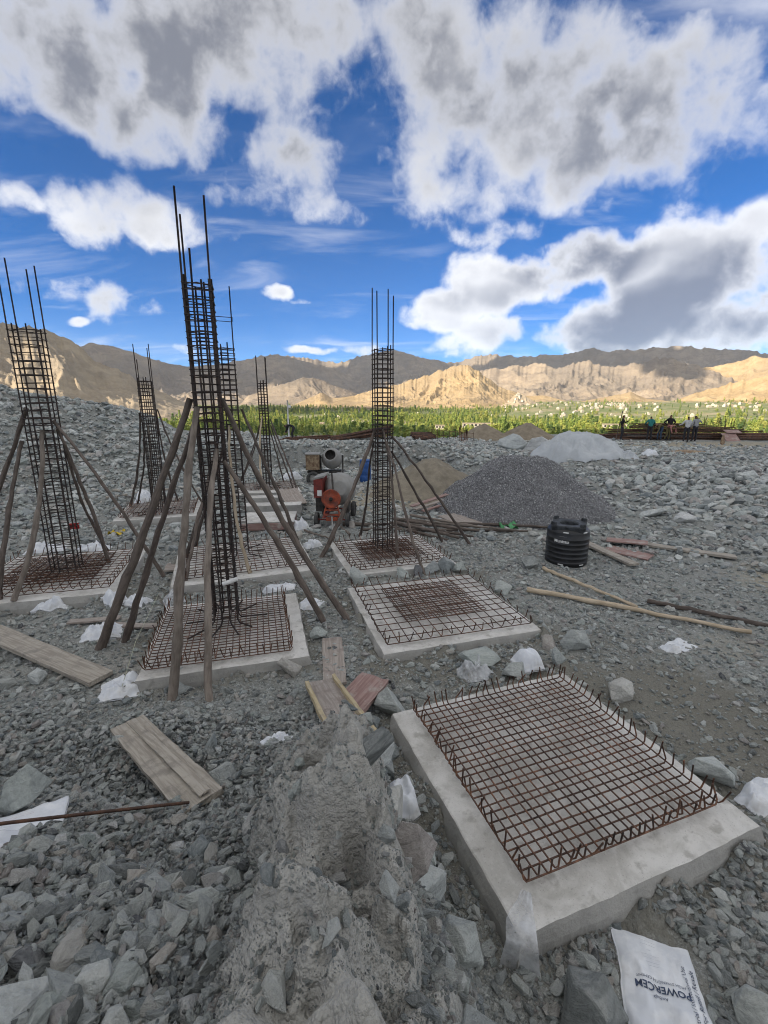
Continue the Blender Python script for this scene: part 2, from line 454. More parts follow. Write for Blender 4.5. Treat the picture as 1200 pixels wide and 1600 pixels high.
    n = w.noise(tc, 2.3, 7, .65, .4); n2 = w.noise(tc, 28, 5, .65); n3 = w.noise(tc, 6, 4, .6)
    c = w.mix(w.sstep(n, .36, .64), (.46, .445, .41), (.65, .635, .60))
    c = w.mix(w.sstep(n2, .52, .70, 0, .5), c, (.60, .585, .55))
    c = w.mix(w.sstep(n3, .55, .70, 0, .6), c, (.28, .265, .235))
    c = w.mix(w.sstep(w.noise(tc, 75, 3, .6), .60, .72, 0, .55), c, (.20, .19, .17))
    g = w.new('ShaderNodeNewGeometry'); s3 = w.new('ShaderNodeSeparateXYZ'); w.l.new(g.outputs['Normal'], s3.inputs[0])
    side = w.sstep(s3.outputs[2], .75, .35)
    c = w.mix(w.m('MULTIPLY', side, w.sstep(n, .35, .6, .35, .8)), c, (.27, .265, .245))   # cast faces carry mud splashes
    c = w.mix(w.sstep(w.noise(tc, 1.1, 5, .6, 1.2), .54, .66, 0, .45), c, (.34, .325, .285))
    w.l.new(c, b.inputs['Base Color']); b.inputs['Roughness'].default_value = .88; b.inputs['Specular IOR Level'].default_value = .25
    bump(w, b, w.m('ADD', n2, w.m('MULTIPLY', n3, 1.2)), .7, .015)
    MAT['concrete'] = m
    # rusty steel
    m, w, b = new_mat('rebar')
    tc = w.new('ShaderNodeTexCoord').outputs['Object']
    oi = w.new('ShaderNodeObjectInfo').outputs['Random']
    n = w.noise(tc, 9, 5, .6)
    c = w.ramp(n, [(.3, (.042, .029, .024)), (.5, (.105, .058, .04)), (.7, (.22, .105, .058))])
    hs = w.new('ShaderNodeHueSaturation'); w.l.new(c, hs.inputs['Color']); w.put(hs.inputs['Value'], w.m('MULTIPLY_ADD', oi, .9, .65))
    w.l.new(hs.outputs[0], b.inputs['Base Color']); b.inputs['Roughness'].default_value = .72; b.inputs['Metallic'].default_value = .25
    wv = w.new('ShaderNodeTexWave', wave_type='BANDS'); wv.inputs['Scale'].default_value = 26; w.l.new(tc, wv.inputs[0])
    bump(w, b, wv.outputs['Fac'], .5, .003)
    MAT['rebar'] = m
    m, w, b = new_mat('rebar_column')
    tc = w.new('ShaderNodeTexCoord').outputs['Object']
    c = w.ramp(w.noise(tc, 5, 5, .6), [(.3, (.020, .017, .017)), (.55, (.042, .030, .026)), (.75, (.095, .052, .036))])
    w.l.new(c, b.inputs['Base Color']); b.inputs['Roughness'].default_value = .75; b.inputs['Metallic'].default_value = .2
    MAT['rebar_column'] = m
    # pole bark
    for nm, a, bb in (('bark', (.072, .056, .046), (.15, .122, .103)), ('bark_pale', (.115, .094, .077), (.215, .183, .153)), ('bark_dark', (.055, .042, .036), (.11, .088, .074)), ('pole_peeled', (.34, .27, .185), (.48, .40, .295))):
        m, w, b = new_mat(nm)
        tc = w.new('ShaderNodeTexCoord').outputs['Object']
        mp = w.new('ShaderNodeMapping'); w.l.new(tc, mp.inputs[0]); mp.inputs['Scale'].default_value = (9, 9, 1.6)
        n = w.noise(mp.outputs[0], 2.2, 6, .65, .5); n2 = w.noise(tc, 3.0, 5, .6)
        oi = w.new('ShaderNodeObjectInfo').outputs['Random']
        c = w.mix(w.sstep(w.m('ADD', w.m('MULTIPLY', n, .6), w.m('MULTIPLY', n2, .4)), .38, .62), a, bb)
        hs = w.new('ShaderNodeHueSaturation'); w.l.new(c, hs.inputs['Color']); w.put(hs.inputs['Value'], w.m('MULTIPLY_ADD', oi, .5, .75))
        w.l.new(hs.outputs[0], b.inputs['Base Color']); b.inputs['Roughness'].default_value = .85
        bump(w, b, n, .7, .012)
        MAT[nm] = m
    # timber boards and shuttering ply
    for nm, a, bb, cc in (('board', (.27, .24, .20), (.39, .355, .30), (.20, .18, .155)), ('board_yellow', (.40, .32, .19), (.50, .42, .27), (.30, .26, .20)), ('ply_red', (.24, .145, .125), (.33, .225, .20), (.38, .345, .305)), ('ply_brown', (.27, .23, .20), (.37, .33, .29), (.21, .17, .15))):
        m, w, b = new_mat(nm)
        tc = w.new('ShaderNodeTexCoord').outputs['Object']
        mp = w.new('ShaderNodeMapping'); w.l.new(tc, mp.inputs[0]); mp.inputs['Scale'].default_value = (1.4, 22, 22)
        n = w.noise(mp.outputs[0], 1.5, 5, .6, .3); n2 = w.noise(tc, 4.5, 6, .65)
        c = w.mix(w.sstep(n, .38, .62), a, bb); c = w.mix(w.sstep(n2, .5, .68, 0, .75), c, cc)
        w.l.new(c, b.inputs['Base Color']); b.inputs['Roughness'].default_value = .82
        bump(w, b, w.m('ADD', n, n2), .4, .008)
        MAT[nm] = m
    # woven plastic sacks, sheeting
    m, w, b = new_mat('sack')
    tc = w.new('ShaderNodeTexCoord').outputs['Object']
    n = w.noise(tc, 5, 6, .65); n2 = w.noise(tc, 1.6, 3, .5)
    c = w.mix(w.sstep(n, .40, .62), (.62, .645, .68), (.76, .775, .79)); c = w.mix(w.sstep(w.m('ADD', w.m('MULTIPLY', n, .5), w.m('MULTIPLY', n2, .5)), .52, .66, 0, .6), c, (.40, .395, .37))
    w.l.new(c, b.inputs['Base Color']); b.inputs['Roughness'].default_value = .6
    ck = w.new('ShaderNodeTexChecker'); ck.inputs['Scale'].default_value = 260; w.l.new(tc, ck.inputs[0])
    bump(w, b, w.m('ADD', n, w.m('MULTIPLY', ck.outputs['Fac'], .04)), .35, .02)
    MAT['sack'] = m
    m, w, b = new_mat('clear_sheet')
    tc = w.new('ShaderNodeTexCoord').outputs['Object']
    n = w.noise(tc, 6, 5, .6)
    b.inputs['Base Color'].default_value = (.72, .74, .76, 1); b.inputs['Roughness'].default_value = .3
    w.put(b.inputs['Alpha'], w.sstep(n, .35, .65, .28, .72))
    bump(w, b, n, .6, .02)
    MAT['clear_sheet'] = m
    MAT['tarp'] = simple('tarp', (.44, .465, .48), .45, .06, 1.6, .35, .05, spec=.4)
    MAT['tank'] = simple('tank', (.012, .013, .015), .38, .3, 5, .2, .004, spec=.5)
    MAT['tank_dust'] = simple('tank_dust', (.05, .055, .06), .6, .4, 6, .3, .004)
    MAT['white_paint'] = simple('white_paint', (.72, .72, .70), .6, .08, 9, .1)
    MAT['print_blue'] = simple('print_blue', (.055, .075, .13), .6, .35, 40, 0)
    MAT['print_pink'] = simple('print_pink', (.55, .34, .36), .6, .2, 30, 0)
    MAT['red'] = simple('red', (.22, .04, .032), .55, .25, 6, .25, col2=(.12, .035, .03))
    MAT['orange'] = simple('orange', (.36, .07, .03), .6, .25, 7, .3, col2=(.16, .065, .05))
    MAT['drum'] = simple('drum', (.25, .25, .24), .75, .18, 5, .4, .01, col2=(.26, .25, .23))
    MAT['rubber'] = simple('rubber', (.035, .035, .037), .8, .25, 14, .3, .004, col2=(.09, .088, .08))
    MAT['dark_metal'] = simple('dark_metal', (.06, .055, .05), .6, .3, 10, .3, .003, metal=.3)
    MAT['rust_box'] = simple('rust_box', (.30, .235, .15), .75, .2, 7, .3, .004, col2=(.15, .09, .06))
    MAT['blue'] = simple('blue', (.035, .10, .30), .45, .15, 6, .2)
    MAT['sand'] = simple('sand', (.245, .215, .165), .95, .12, 3, .8, .05, detail=9)
    MAT['sand_grey'] = simple('sand_grey', (.25, .21, .155), .95, .12, 3, .8, .05, detail=9)
    MAT['agg_base'] = simple('agg_base', (.20, .20, .205), .95, .35, 22, 1.0, .04, detail=9)
    MAT['house_white'] = simple('house_white', (.60, .55, .47), .8, .06, .2, 0, rand=.15)
    MAT['house_tan'] = simple('house_tan', (.48, .39, .29), .85, .06, .2, 0, rand=.15)
    MAT['window_dark'] = simple('window_dark', (.03, .03, .035), .3, .1, 2, 0)
    MAT['cord'] = simple('cord', (.50, .52, .38), .8, .1, 20, 0)
    MAT['yellow'] = simple('yellow', (.62, .45, .05), .6, .1, 10, .1)
    MAT['green'] = simple('green', (.10, .32, .14), .7, .15, 10, .1)
    MAT['red_rag'] = simple('red_rag', (.50, .05, .05), .8, .15, 12, .1)
    # foliage
    m, w, b = new_mat('poplar_leaf')
    oi = w.new('ShaderNodeObjectInfo').outputs['Random']
    tc = w.new('ShaderNodeTexCoord').outputs['Object']
    c = w.ramp(oi, [(0, (.075, .13, .035)), (.3, (.17, .24, .05)), (.7, (.28, .33, .065)), (1, (.37, .38, .10))])
    hs = w.new('ShaderNodeHueSaturation'); w.l.new(c, hs.inputs['Color']); w.put(hs.inputs['Value'], w.m('MULTIPLY_ADD', w.noise(tc, .6, 4, .6), 1.2, .4))
    w.l.new(hs.outputs[0], b.inputs['Base Color']); b.inputs['Roughness'].default_value = .7
    MAT['leaf'] = m
    m, w, b = new_mat('shade_cloud_white'); w.n.remove(b)
    df = w.new('ShaderNodeBsdfDiffuse'); df.inputs[0].default_value = (.9, .9, .9, 1); tl = w.new('ShaderNodeBsdfTranslucent'); tl.inputs[0].default_value = (.9, .9, .9, 1)
    mx = w.new('ShaderNodeMixShader'); mx.inputs[0].default_value = .5; w.l.new(df.outputs[0], mx.inputs[1]); w.l.new(tl.outputs[0], mx.inputs[2]); w.l.new(mx.outputs[0], [n for n in w.n if n.type == 'OUTPUT_MATERIAL'][0].inputs[0])
    MAT['shade_cloud'] = m
make_materials()

# ------------------------------------------------------------------ the lie of the land
# footing slabs: centre x, y, yaw (deg), width, depth, top z
SLABS = {
    'near':   (1.645, 3.88, 20.0, 2.42, 2.42, .20),
    'middle': (0.88, 7.42, 16.5, 2.58, 2.50, .20),
    'main':   (-2.42, 6.62, 15.5, 2.22, 2.26, .20),
    'second': (-3.20, 9.95, 20.0, 2.85, 2.55, .20),
    'left':   (-6.73, 9.02, 15.5, 2.80, 2.80, .20),
    'centre': (0.10, 10.35, 17.5, 2.42, 2.35, .20),
    'farleft': (-7.30, 14.75, 18.0, 2.40, 2.40, .20),
    'farback': (-4.75, 18.60, 18.0, 2.40, 2.40, .20),
}
def local(s, x, y):
    cx, cy, yaw, wd, dp, tz = SLABS[s]
    c, sn = math.cos(R(yaw)), math.sin(R(yaw))
    dx, dy = x - cx, y - cy
    return dx * c + dy * sn, -dx * sn + dy * c
def slab_dist(x, y):
    """distance outside the nearest slab (0 inside)"""
    best = None
    for s in SLABS:
        lx, ly = local(s, x, y)
        q = np.hypot(np.maximum(np.abs(lx) - SLABS[s][3] / 2, 0), np.maximum(np.abs(ly) - SLABS[s][4] / 2, 0))
        best = q if best is None else np.minimum(best, q)
    return best
FOOT_Y = [-3, 1.0, 1.6, 2.3, 3.0, 3.6, 4.0, 4.4]
FOOT_X = [1.25, .86, .74, .58, .38, .20, .02, -.20]
def terrain(x, y):
    x = np.asarray(x, float); y = np.asarray(y, float)
    # plateau rim beyond the pit
    a = np.interp(x, [0, 2, 8, 14], [24.2, 24.2, 15.0, 12.0]); b = np.interp(x, [0, 2, 8, 14], [25.5, 25.5, 27, 26])
    rim = fbm(x * .35, x * .11 + 4, 3, 4) * 1.5 + fbm(x * 1.6, y * 1.6, 5, 4) * .5
    h = np.interp(x, [-2, 3.5, 7], [1.25, 1.25, .9]) * sst(a, b, y + rim) + .10 * sst(4.9, 5.7, y)
    # scree bank on the left
    q = x / np.maximum(y, 1.0) * 26
    hc = np.interp(q, [-40, -21.7, -17.3, -14.4, -12.6, -11.4, -10.2], [5.2, 4.2, 3.5, 3.05, 2.3, 1.2, 0.9])
    w = sst(-9.9, -11.6, q)
    sc = hc * np.clip((y - 15.3 + rim * .5 + np.maximum(-x - 13, 0) * .9) / 10.7, 0, 1)
    near_left = np.maximum(-x - 10.5, 0) * .32 * sst(5, 11, y) * sst(40, 20, y)
    sc = np.maximum(sc, np.minimum(near_left, hc))
    h = np.maximum(h * (1 - w), 0) + np.where(w > 0, np.maximum(sc, 0) * w, 0)
    rough = sst(.15, .8, sc * w) * .9 + sst(.12, .35, h) * sst(.95, .7, h) * sst(20, 24, y) * 1.5
    # rubble heap on the right
    h = h + .55 * np.exp(-(((x - 12.6) / 3.6) ** 2 + ((y - 17.5) / 3.0) ** 2))
    h = h + .12 * np.exp(-(((x - 9.0) / 4) ** 2 + ((y - 13.5) / 2.5) ** 2))
    # the slope the photographer stands on
    ramp = np.interp(y, [-12, -5, 0, .8, 1.2, 1.8, 2.4, 3.0, 3.6, 4.4, 5.4], [4.2, 2.9, 2.08, 1.78, 1.60, 1.20, .86, .58, .36, .14, 0])
    xf = np.interp(y, FOOT_Y, FOOT_X) + fbm(x * 2.0, y * 2.0, 9, 3) * .16
    wd = np.interp(y, [0, 1, 2.4, 3.6, 4.4], [.9, .62, .52, .42, .5])
    right = sst(xf, xf - wd, x)
    side = sst(-9, -5, x)
    hill = ramp * right * (side * .9 + .1)
    # ridge of spilt concrete and mud
    rx = np.interp(y, [.5, 1.4, 2.3, 3.0, 3.6, 3.9], [-.02, -.14, -.28, -.42, -.55, -.6])
    rw = np.interp(y, [.5, 1.4, 2.3, 3.6], [.30, .33, .38, .40])
    ridge = np.interp(y, [0, .8, 1.4, 2.3, 3.0, 3.5, 3.85, 4.1], [.16, .38, .52, .54, .46, .20, .05, 0])
    lump = fbm(x * 1.9, y * 1.9, 41, 4) + fbm(x * 4.5, y * 4.5, 43, 3) * .35
    rx = rx + fbm(y * 1.1, y * 0 + 2, 47, 3) * .22
    q_ = (x - rx) / np.where(x < rx, rw * 1.4, rw)
    k = np.clip(1 - q_ ** 2, 0, 1)
    mound = ridge * np.where(x < rx, k ** .62, k ** .38) * (1 + lump * 1.7)
    terr = np.floor((y + lump * .8) * 1.55) / 1.55 - y
    mound = mound + .10 * np.sqrt(k) * np.clip(terr + .5, -.5, .6) * sst(3.9, 3.2, y) * sst(.4, 1., y)
    hill = hill + mound * right
    # hollow under the leaning board
    hill = hill - .26 * np.exp(-(((x + 2.05) / .42) ** 2 + ((y - 3.3) / .42) ** 2))
    h = np.maximum(h, 0) + hill
    # roughness
    rough = rough + sst(.02, .3, hill) * .55
    h = h + fbm(x * 1.1, y * 1.1, 21, 5, .52) * (.07 + .34 * rough) + fbm(x * 5.5, y * 5.5, 31, 3, .5) * (.018 + .05 * rough)
    # seat the footings: the soil is dug away round them
    d = slab_dist(x, y)
    lowered = np.where(hill > .12, h, np.minimum(h, .10 * sst(4.9, 5.7, y)) * .7 - .01 + .03 * sst(4.9, 5.7, y))
    kk = sst(.75, .12, d) * sst(26, 21, y)
    h = h * (1 - kk) + np.minimum(h, lowered + sst(.0, .4, d) * .02) * kk
    h = h + sst(.28, .03, d) * (np.maximum(fbm(x * 2.3, y * 2.3, 77, 4), -.1) + .06) * .30 * (hill < .3)
    h = np.where(d <= 0.02, np.minimum(h, .05), h)
    # beyond the rim the land falls to the valley
    fall = sst(np.interp(x, [-13, -8, 4, 8], [36, 29.6, 29.6, 36.5]), np.interp(x, [-13, -8, 4, 8], [150, 110, 110, 150]), y + fbm(x * .06, y * .06, 51, 3) * 3) * sst(-400, -60, -np.abs(x) * 0 + y)
    r = np.hypot(x, y)
    fall = np.maximum(fall, sst(60, 240, r) * sst(-20, 40, y))
    floor = -60 + sst(1500, 3600, r) * 18 + fbm(x * .0016, y * .0016, 61, 4) * 9 * sst(300, 900, r)
    ad = np.degrees(np.arctan2(x, np.maximum(y, .01)))
    floor = floor + 34 * sst(1300, 2800, r) * sst(13, 19, ad)
    return h * (1 - fall) + floor * fall
def gz(x, y):
    return float(terrain(np.array([x]), np.array([y]))[0])

def build_ground():
    az = np.concatenate([np.linspace(-180, -62, 46)[:-1], np.linspace(-62, 62, 620), np.linspace(62, 180, 46)[1:-1]])
    az = np.radians(az)
    rr = np.concatenate([np.geomspace(.35, 60, 470)[:-1], np.geomspace(60, 14000, 90)])
    A, Rr = np.meshgrid(az, rr, indexing='ij')
    X = Rr * np.sin(A); Y = Rr * np.cos(A)
    Z = terrain(X, Y)
    V = np.stack([X, Y, Z], -1).reshape(-1, 3)
    Fq = grid_faces(len(az), len(rr), wrap=True)[:, ::-1]
    # centre fan
    cz = gz(0, 0)
    midx = (np.hypot(V[Fq[:, 0], 0], V[Fq[:, 0], 1]) > 75).astype(int)
    me = np_mesh('ground', V, Fq, [MAT['ground'], MAT['valley']], True, midx)
    # soils
    x, y = V[:, 0], V[:, 1]
    d = slab_dist(x, y)
    g = lambda cx, cy, sx, sy: np.exp(-(((x - cx) / sx) ** 2 + ((y - cy) / sy) ** 2))
    sand = np.clip(g(9.2, 8.6, 2.0, 1.5) + g(1.2, 17.2, 2.6, 1.6) + g(-1, 18, 1.5, 1.5) * .7 + g(22, 29, 7, 2.2) * .9 + g(15, 28, 4, 1.5) * .5 + g(5.2, 6.2, 1.4, .9) * .42 + g(2.8, 11.6, 1.6, .9) * .35 + g(-.9, 15.2, 1.6, 1.6) * .5, 0, 1)
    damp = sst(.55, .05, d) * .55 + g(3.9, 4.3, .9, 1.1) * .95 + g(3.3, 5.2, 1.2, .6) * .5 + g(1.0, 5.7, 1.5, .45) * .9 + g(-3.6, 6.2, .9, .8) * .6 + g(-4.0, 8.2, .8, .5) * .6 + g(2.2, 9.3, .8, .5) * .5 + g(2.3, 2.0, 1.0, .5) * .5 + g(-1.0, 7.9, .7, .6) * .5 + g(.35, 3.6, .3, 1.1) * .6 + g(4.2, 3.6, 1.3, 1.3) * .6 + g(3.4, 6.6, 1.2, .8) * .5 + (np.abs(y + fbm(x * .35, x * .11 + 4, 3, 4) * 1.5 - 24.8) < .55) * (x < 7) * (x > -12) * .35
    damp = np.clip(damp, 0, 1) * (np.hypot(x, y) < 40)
    rx = np.interp(y, [.5, 1.4, 2.3, 3.0, 3.6, 3.9], [-.02, -.14, -.28, -.42, -.55, -.6])
    mud = np.exp(-((x - rx) / .5) ** 2) * sst(4.1, 3.6, y) * sst(-1, .5, y) + g(-2.2, 2.0, .8, .35) * .8 + g(-3.3, 5.8, 1.6, .8) * .55
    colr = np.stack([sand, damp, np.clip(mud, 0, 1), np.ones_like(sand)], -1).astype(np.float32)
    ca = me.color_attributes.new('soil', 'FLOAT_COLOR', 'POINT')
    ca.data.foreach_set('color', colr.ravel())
    o = link('ground', me); o['kind'] = 'structure'
build_ground()

# ------------------------------------------------------------------ mountains
def mountain(name, prof, r0, rc, r1, floor, mat, seed, amp=.55, L=420., step=.075, nr=130, crest=.05, fineamp=.30):
    az = np.arange(prof[0][0], prof[-1][0] + 1e-6, step)
    pa = np.array([p[0] for p in prof]); pt = np.array([p[1] for p in prof]) / 1000.
    t = np.interp(az, pa, pt)
    ker = np.ones(3) / 3.
    t = t + (ridged(az * 1.1, az * 0 + seed, seed + 3, 5, .6) - .6) * crest * .11 * np.clip(t * 30, 0, 1)
    t = np.convolve(np.pad(t, 1, mode='edge'), ker, 'valid')
    s = np.concatenate([np.linspace(0, 1, nr), np.linspace(1, 1.0 + (r1 - rc) / (rc - r0), nr // 4)[1:]])
    A, S = np.meshgrid(np.radians(az), s, indexing='ij')
    T = np.repeat(t[:, None], len(s), 1)
    # crest line wanders in plan
    rcw = rc + fbm(A * rc / 1500., A * 0 + seed, seed, 3) * (rc - r0) * .45
    Rr = r0 + (rcw - r0) * np.minimum(S, 1) + np.maximum(S - 1, 0) * (rc - r0)
    X = Rr * np.sin(A); Y = Rr * np.cos(A)
    Hc = CZ + T * rcw
    wx = fbm(X / (L * 1.7), Y / (L * 1.7), seed + 5, 3) * 1.1; wy = fbm(X / (L * 1.7), Y / (L * 1.7), seed + 6, 3) * 1.1
    lat = A * rc / L + wx * .8; dep = S * (rc - r0) / (L * 2.3) + wy * .6
    spur = ridged(lat, dep, seed + 9, 6, .5)
    fine = ridged(X / (L * .55) + wx, Y / (L * .55) + wy, seed + 13, 6, .52)
    up = np.minimum(S, 1)
    prof_s = up ** 1.25
    env = np.clip(4 * up * (1 - up), 0, 1) ** .7
    h = floor + np.maximum(Hc - floor, 4) * prof_s * (1 - amp * (1 - spur) * env * 1.5)
    h = h + np.maximum(Hc - floor, 0) * (fine - .58) * fineamp * np.clip(env + crest * (S > .02), 0, 1)
    h = np.where(S > 1, h - (S - 1) * np.maximum(Hc - floor, 0) * .9, h)
    edge = np.minimum(sst(0, 1.2, np.degrees(A) - az[0]), sst(0, 1.2, az[-1] - np.degrees(A)))
    h = floor - 10 + (h - floor + 10) * (.25 + .75 * edge)
    h = np.where(S <= 0, floor - 25, h)
    V = np.stack([X, Y, h], -1).reshape(-1, 3)
    me = np_mesh(name, V, grid_faces(len(az), len(s))[:, ::-1], mat, True)
    o = link(name, me); o['kind'] = 'structure'
    return o
mountain('mountain_left', [(-60, 120), (-45.8, 140), (-42.1, 135), (-37.9, 127), (-36.5, 122), (-35.1, 117), (-33.6, 113), (-32.7, 102), (-30.8, 70), (-28.1, 46), (-25.8, 26), (-23.7, 2), (-20.8, -18), (-19, -22)], 900, 2300, 3400, -58, MAT['rock_brown'], 101, .42, 420, crest=.12, fineamp=.24)
mountain('mountain_far_left', [(-45, 40), (-35.5, 68), (-31.1, 98), (-29.2, 95), (-27.2, 85), (-25.5, 75), (-22.4, 63), (-19.7, 67), (-16.2, 79), (-12.6, 91), (-10.8, 84), (-6.1, 64), (-3.1, 40), (0, 25)], 5200, 7600, 9500, -40, MAT['rock_grey'], 131, .5, 700)
mountain('mountain_back', [(-24, 20), (-19.8, 43), (-16.2, 78), (-14.4, 86), (-12.6, 90), (-9.7, 87), (-7.5, 80), (-5.3, 76), (-2.3, 92), (0.0, 99), (1.7, 102), (3.8, 88), (6.0, 83), (8.3, 75), (11.9, 92), (14.8, 86), (16.9, 85), (20.3, 88), (23.1, 96), (24.4, 90), (27.8, 91), (30.0, 93), (31.8, 94), (33.9, 86), (35.9, 82), (38.3, 75), (42.7, 75), (47.3, 57), (55, 50)], 6300, 9000, 11500, -40, MAT['rock_grey'], 151, .5, 800, crest=.08)
mountain('mountain_middle', [(-4, -10), (-1.5, 0), (3.1, 30), (7.6, 45), (10.5, 61), (14.9, 66), (17.6, 72), (19.7, 64), (22.6, 75), (23.6, 70), (25.5, 62), (27.9, 68), (30.0, 78), (31.3, 71), (33.6, 54), (35.8, 39), (37.4, 26), (40.7, 10), (43, 0)], 3900, 5800, 7300, -42, MAT['rock_grey'], 171, .50, 560, crest=.1, fineamp=.26)
mountain('hill_blue', [(-17, 5), (-15.1, 13), (-12.1, 32), (-9.5, 47), (-7.6, 42), (-5.4, 26), (-3.1, 13), (-1, 4)], 4200, 5000, 5800, -42, MAT['rock_grey'], 181, .5, 380)
mountain('hill_right_upper', [(28, 20), (31.0, 39), (33.1, 51), (34.1, 57), (36.1, 64), (37.4, 70), (38.4, 68), (41.0, 72), (46.6, 57), (52, 50)], 4700, 6000, 7200, -42, MAT['rock_sand'], 191, .45, 420)
mountain('hill_sunlit', [(-13, -14), (-10.7, -9), (-8.4, 9), (-7.4, 17), (-6.2, 4), (-4.2, 7), (0.0, 27), (3.8, 45), (7.6, 68), (8.9, 73), (10.2, 67), (11.4, 55), (12.8, 37), (14.3, 24), (16.5, 8), (18.6, 9), (20.7, 0), (22.4, -9), (24, -12)], 2900, 3800, 4700, -46, MAT['rock_sand'], 211, .48, 300, step=.06, nr=150, crest=.10, fineamp=.20)
mountain('hill_right', [(18, -12), (20.7, -9), (23.4, 0), (27.4, 15), (28.9, 3), (31.3, -3), (33.4, 14), (35.4, 27), (37.3, 36), (38.6, 43), (42.0, 53), (46.6, 57), (52, 50)], 2700, 3700, 4600, -46, MAT['rock_sand'], 221, .5, 300, step=.08, crest=.1)
mountain('hill_spur', [(13.0, -15), (14.6, -6), (15.4, 12), (15.75, 21), (16.1, 17), (16.9, 4), (17.9, -6), (19.5, -13)], 2780, 2960, 3120, -46, MAT['rock_brown'], 231, .4, 60, step=.04, nr=60, crest=.2)

# unseen clouds left of and above the view, added to shade site and ranges
def shade_cloud_over(target, rx, ry, alt, seed, rz=0.):
    T = Vector(target)
    p = T + SUN_DIR * ((alt - T.z) / SUN_DIR.z)
    bm = bmesh.new(); bmesh.ops.create_icosphere(bm, subdivisions=5, radius=1.0)
    co = np.array([v.co[:] for v in bm.verts])
    n = fbm(co[:, 0] * 2.2 + seed, co[:, 1] * 2.2 + co[:, 2] * 1.3, seed, 5, .55)
    k = 1 + n * .75
    for v, f in zip(bm.verts, k):
        v.co = (v.co.x * f * rx, v.co.y * f * ry, (v.co.z if v.co.z > 0 else v.co.z * .25) * f * 320)
    me = bpy.data.meshes.new('shade_cloud'); bm.to_mesh(me); bm.free()
    me.materials.append(MAT['shade_cloud'])
    for pl in me.polygons: pl.use_smooth = True
    o = link('shade_cloud', me, loc=p, rot=(0, 0, rz)); o['kind'] = 'structure'
def pol(a, r, z): return (r * math.sin(R(a)), r * math.cos(R(a)), z)
for i, (t, rx, ry) in enumerate([
        ((-150, -420, 0), 1500, 900),
        (pol(-33, 2300, 230), 560, 330),
        (pol(-22, 7200, 400), 1900, 800), (pol(-9, 7900, 480), 1400, 900), (pol(2, 8700, 600), 1200, 700), (pol(-14, 2500, -45), 600, 420),
        (pol(14, 8700, 650), 1300, 650), (pol(25, 8700, 650), 1200, 650), (pol(30, 5600, 360), 420, 200), (pol(37, 8700, 550), 1200, 650)]):
    shade_cloud_over(t, rx, ry, 4600, 300 + i * 7, R(20 * (i % 5)))
# ------------------------------------------------------------------ concrete footings
SLAB_LABEL = {
    'near': 'bare square concrete footing at lower right with a wide blank border round its mesh',
    'middle': 'square concrete footing with an open mesh and no column, behind the nearest footing',
    'main': 'concrete footing under the tallest rebar column, stones along its front edge',
    'second': 'concrete footing just behind the one that carries the tallest rebar column',
    'left': 'concrete footing under the rebar column at the left edge of the picture',
    'centre': 'concrete footing under the single upright rebar column left of the grey gravel heap',
    'farleft': 'far concrete footing at the foot of the left scree bank',
    'farback': 'farthest concrete footing, beyond the stepped concrete blocks',
}
def make_slab(key):
    cx, cy, yaw, wd, dp, tz = SLABS[key]
    seed = sum(map(ord, key))
    n = 34
    def ring(off, z, jit):
        pts = []
        for side in range(4):
            for i in range(n):
                t = i / n * 2 - 1
                hx, hy = wd / 2 + off, dp / 2 + off
                p = [(t * hx, -hy), (hx, t * hy), (-t * hx, hy), (-hx, -t * hy)][side]
                pts.append(p)
        P = np.array(pts)
        j = fbm(P[:, 0] * 3 + seed, P[:, 1] * 3, seed, 3) * jit + fbm(P[:, 0] * 11 + seed, P[:, 1] * 11, seed + 4, 2) * jit * .5
        L = np.maximum(np.abs(P[:, 0]) / (wd / 2), np.abs(P[:, 1]) / (dp / 2))[:, None]
        P = P * (1 + j[:, None] / (wd / 2))
        return np.concatenate([P, np.full((len(P), 1), z)], 1)
    rows = [ring(.05, -.25, .05), ring(.035, tz * .35, .035), ring(.012, tz * .8, .022), ring(.0, tz - .006, .02), ring(-.012, tz, .02)]
    # top surface: shrinking rings down to the middle
    for k in (0.86, .7, .5, .3, .12):
        P = rows[4].copy(); P[:, :2] *= k
        P[:, 2] = tz + fbm(P[:, 0] * 1.7 + seed, P[:, 1] * 1.7, seed + 8, 3) * .012
        rows.append(P)
    V = np.concatenate(rows + [np.array([[0, 0, tz]])])
    m = 4 * n
    F = []
    for r in range(len(rows) - 1):
        for i in range(m):
            F.append((r * m + i, r * m + (i + 1) % m, (r + 1) * m + (i + 1) % m, (r + 1) * m + i))
    me = bpy.data.meshes.new('footing_slab')
    c = len(V) - 1; last = (len(rows) - 1) * m
    me.from_pydata(V.tolist(), [], F + [(last + i, last + (i + 1) % m, c) for i in range(m)])
    me.materials.append(MAT['concrete'])
    o = link('footing_slab', me, loc=(cx, cy, 0), rot=(0, 0, R(yaw)))
    tag(o, SLAB_LABEL[key], 'footing', 'square concrete footings', 'thing')
    return o
for k in SLABS: make_slab(k)

